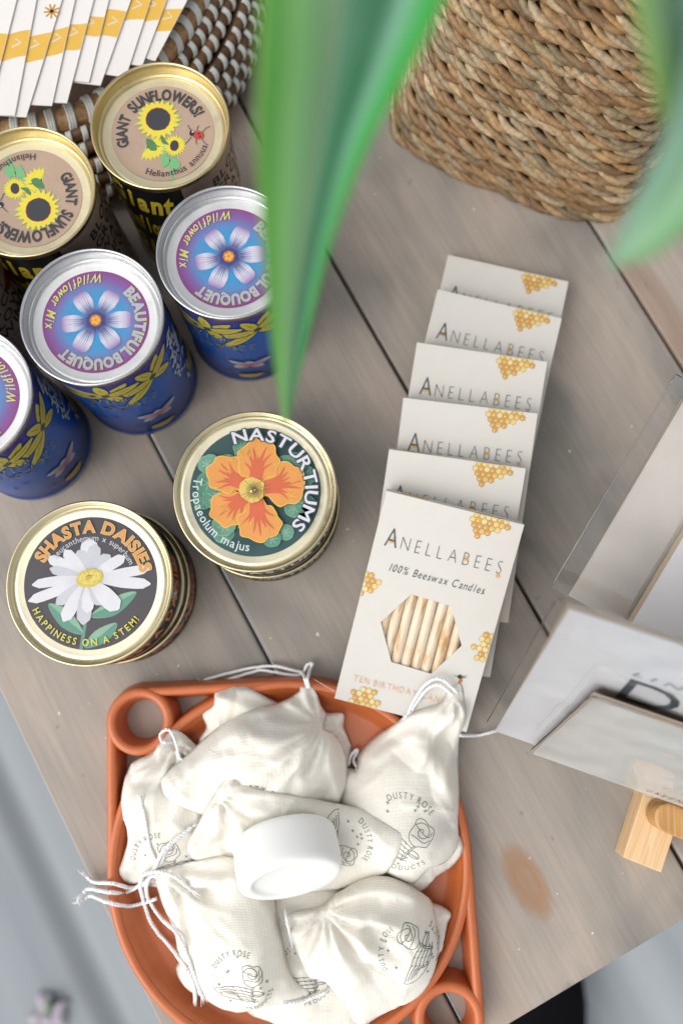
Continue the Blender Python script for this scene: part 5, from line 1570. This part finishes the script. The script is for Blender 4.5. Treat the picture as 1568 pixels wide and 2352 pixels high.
# ================================================================== CARDS IN SLEEVES ON A WOODEN STAND
def quad_slab(mb, a, b, c_, d_, th):
    nrm = (b - a).cross(d_ - a).normalized()
    if nrm.z < 0: nrm = -nrm
    vs = [a, b, c_, d_, a - nrm * th, b - nrm * th, c_ - nrm * th, d_ - nrm * th]
    mb.add(vs, [(0, 1, 2, 3), (7, 6, 5, 4), (0, 4, 5, 1), (1, 5, 6, 2), (2, 6, 7, 3), (3, 7, 4, 0)])
def panel(bl_, tl_, br_, W_=None):
    """rectangle from bottom-left, top-left and a point along the bottom: returns origin, ex, ey, L"""
    ey = tl_ - bl_; L = ey.length; ey = ey.normalized(); ex = br_ - bl_; ex = (ex - ey * ex.dot(ey)).normalized(); ez = ex.cross(ey)
    return bl_, ex, ey, ez, L
def on_plane(px, py, o_, ez):
    c0 = Vector((0, 0, CAM_H)); dr = P(px, py, 0) - c0
    return c0 + dr * ((o_ - c0).dot(ez) / dr.dot(ez))
def sleeve_pack(name, bl_, tl_, br_, W_, label, group, inner=(), marg=.006, face=None):
    o_, ex, ey, ez, L = panel(bl_, tl_, br_)
    t = empty(name, o_, label, 'greeting card', group)
    pm = face or M['paper_cool']
    at_ = lambda x, y, z: o_ + ex * x + ey * y + ez * z
    mb = MB(); quad_slab(mb, at_(0, 0, 0), at_(W_, 0, 0), at_(W_, L, 0), at_(0, L, 0), .0012)
    mb.build('card', pm, t, smooth=False)
    mb = MB(); quad_slab(mb, at_(.0005, .0005, -.0014), at_(W_ - .0005, .0005, -.0014), at_(W_ - .0005, L + .0012, -.0014), at_(-.0012, L + .0012, -.0014), .0012)
    mb.build('kraft_backing', M['card_edge'], t, smooth=False)
    for (x0, x1, y0, y1, z, mt, nm) in inner:
        mb = MB(); quad_slab(mb, at_(x0, y0, z), at_(x1, y0, z), at_(x1, y1, z), at_(x0, y1, z), .0008); mb.build(nm, mt, t, smooth=False)
    # the sleeve: a thin rippled bag of clear film front and back
    nx, ny = 30, 30; vs = []; fs = []
    def grid(z, sg):
        b0 = len(vs)
        for i in range(nx + 1):
            for j in range(ny + 1):
                x = -marg + (W_ + 2 * marg) * i / nx; y = -.001 + (L + marg + .002) * j / ny
                ed = min(i, nx - i, j, ny - j)
                w_ = .0007 * noise.noise(Vector((x * 60, y * 60, z * 900 + L * 50)))
                vs.append(at_(x, y, (z if ed else (z + zb_) / 2) + (w_ if ed else w_ * 1.2)))
        for i in range(nx):
            for j in range(ny):
                a = b0 + i * (ny + 1) + j; fs.append((a, a + ny + 1, a + ny + 2, a + 1))
    zb_ = .0022
    grid(.0006, 1)
    mb = MB(); mb.add(vs, fs); mb.build('clear_sleeve', M['sleeve'], t)
    mb = MB()
    mb.tube([at_(-marg, (L + marg) * k / 20, .0007 + .0005 * noise.noise(Vector((k * .7, L * 90, 0)))) for k in range(21)], .0004, 6)
    mb.tube([at_(-marg + (W_ + 2 * marg) * k / 20, L + marg, .0007 + .0005 * noise.noise(Vector((k * .7, L * 70, 3)))) for k in range(21)], .0004, 6)
    mb.build('sleeve_seam', M['seam'], t)
    return t, at_, L
gk = 'cards in clear sleeves at the right'
# rear card
bl1, tl1 = P(1306, 1368, .080), P(1568, 922, .104)
t1, at1, L1 = sleeve_pack('sleeved_card', bl1, tl1, P(1480, 1440, .080), .17, 'large cream card in a clear sleeve standing behind the lettered card', gk, inner=[(.036, .165, .0, .085, .006, M['paper_cool'], 'inner_card'), (.0335, .0365, .0, .085, .0055, M['card_edge'], 'card_fold')], marg=.011, face=M['paper_warm'])
# lettered card in front of it, leaning up towards the viewer
bl2, tl2 = P(1136, 1680, .030), P(1306, 1399, .185)
t2, at2, L2 = sleeve_pack('sleeved_card', bl2, tl2, P(1228, 1716, .030), .17, 'white card with big dark letters in a clear sleeve leaning on the wooden stand', gk, marg=.007)
ar = Art(); DKI = C(84, 94, 102); GRY = C(146, 148, 152)
o2, ex2, ey2, ez2, _ = panel(bl2, tl2, P(1228, 1716, .030))
def uv2(px, py): q = on_plane(px, py, o2, ez2) - o2; return q.dot(ex2), q.dot(ey2)
(ux0, uy0), (ux1, uy1), (ux2, uy2) = uv2(1412, 1600), uv2(1556, 1625), uv2(1440, 1556)
ar.text('D', ux0, uy0, uy2 - uy0, DKI, width=ux1 - ux0, bold=0)
lx, ly = uv2(1452, 1548)
ar.text('LINES', lx, ly - .001, .0042, GRY, width=.042, shear=.2, gap=.3)
ar.build('lettering', [M['print']], t2, lambda x, y, l: at2(x, y, .0002 + l), world=True)
# envelope tucked before it
bl3, tl3 = P(1222, 1732, .036), P(1365, 1605, .135)
t3, at3, L3 = sleeve_pack('sleeved_envelope', bl3, tl3, P(1459, 1819, .036), .15, 'pale grey envelope in a clear sleeve in front of the lettered card', gk, marg=.003)
t3['category'] = 'envelope'
for ch in t3.children:
    if ch.name.startswith('card'): ch.name = 'envelope_face'; ch.data.materials.clear(); ch.data.materials.append(speckle(mat('grey_envelope', C(212, 210, 207), .6), .03, 900))
o3, ex3, ey3, ez3, _ = panel(bl3, tl3, P(1459, 1819, .036))
def uv3(px, py): q = on_plane(px, py, o3, ez3) - o3; return q.dot(ex3), q.dot(ey3)
gx0, gy0 = uv3(1479, 1818); gx1, gy1 = uv3(1553, 1850)
ar = Art(); ar.text('GREEN', gx0, max(gy0, .006), .0036, C(112, 108, 100), width=gx1 - gx0, bold=-.004, shear=.25, gap=.35)
ar.build('lettering', [M['print']], t3, lambda x, y, l: at3(x, y, .0004 + l), world=True)

ws = empty('display_stand', P(1500, 1900), 'pale pine block stand with a rounded bamboo peg holding up the sleeved cards', 'stand')
zt = .017
A_, B_, C_ = P(1430, 1970, zt), P(1519, 2006, zt), P(1473, 1828, zt)
ex = (B_ - A_).normalized(); wbk = (B_ - A_).length; ey = Vector((-ex.y, ex.x, 0))
mb = MB(); Mx = Matrix(((ex.x, ey.x, 0, A_.x), (ex.y, ey.y, 0, A_.y), (0, 0, 1, 0), (0, 0, 0, 1)))
mb.box(0, wbk, 0, .12, .0003, zt)
o = mb.build('base_block', M['pine'], ws, smooth=False, world=False, bevel=.0008)
o.matrix_local = Matrix.Translation(-OFF[ws.name]) @ Mx
mb = MB()
p0, p1 = P(1536, 1880, .034), P(1662, 1933, .034)
ex = (p1 - p0).normalized(); ey = Vector((-ex.y, ex.x, 0)); wp = .0085
out = [(p0 + ex * (-wp * math.sin(a)) + ey * (wp * math.cos(a))) for a in [PI * k / 12 for k in range(13)]]
out = out + [p0 + ex * .14 - ey * wp, p0 + ex * .14 + ey * wp]
nO = len(out)
mb.add([Vector((p.x, p.y, z)) for z in (.0175, .034) for p in out], [tuple(range(nO - 1, -1, -1)), tuple(range(nO, 2 * nO))] + [(i, (i + 1) % nO, (i + 1) % nO + nO, i + nO) for i in range(nO)])
pg = mb.build('bamboo_peg', M['bamboo'], ws, smooth=False, bevel=.001)
mb = MB(); pb = P(1700, 1640, .02); mb.box(-.02, .02, -.006, .006, 0, .17); o = mb.build('upright', M['pine'], ws, smooth=False, world=False)
o.location = Vector((pb.x, pb.y, .017)) - OFF[ws.name]
for (x0, x1, y0, y1) in ((-.12, .02, -.02, .02),):
    mb = MB(); mb.box(x0 * .0 - .05, .03, -.06, .06, .0003, .0165); o = mb.build('foot', M['pine'], ws, smooth=False, world=False); o.location = Vector((pb.x, pb.y, 0)) - OFF[ws.name]
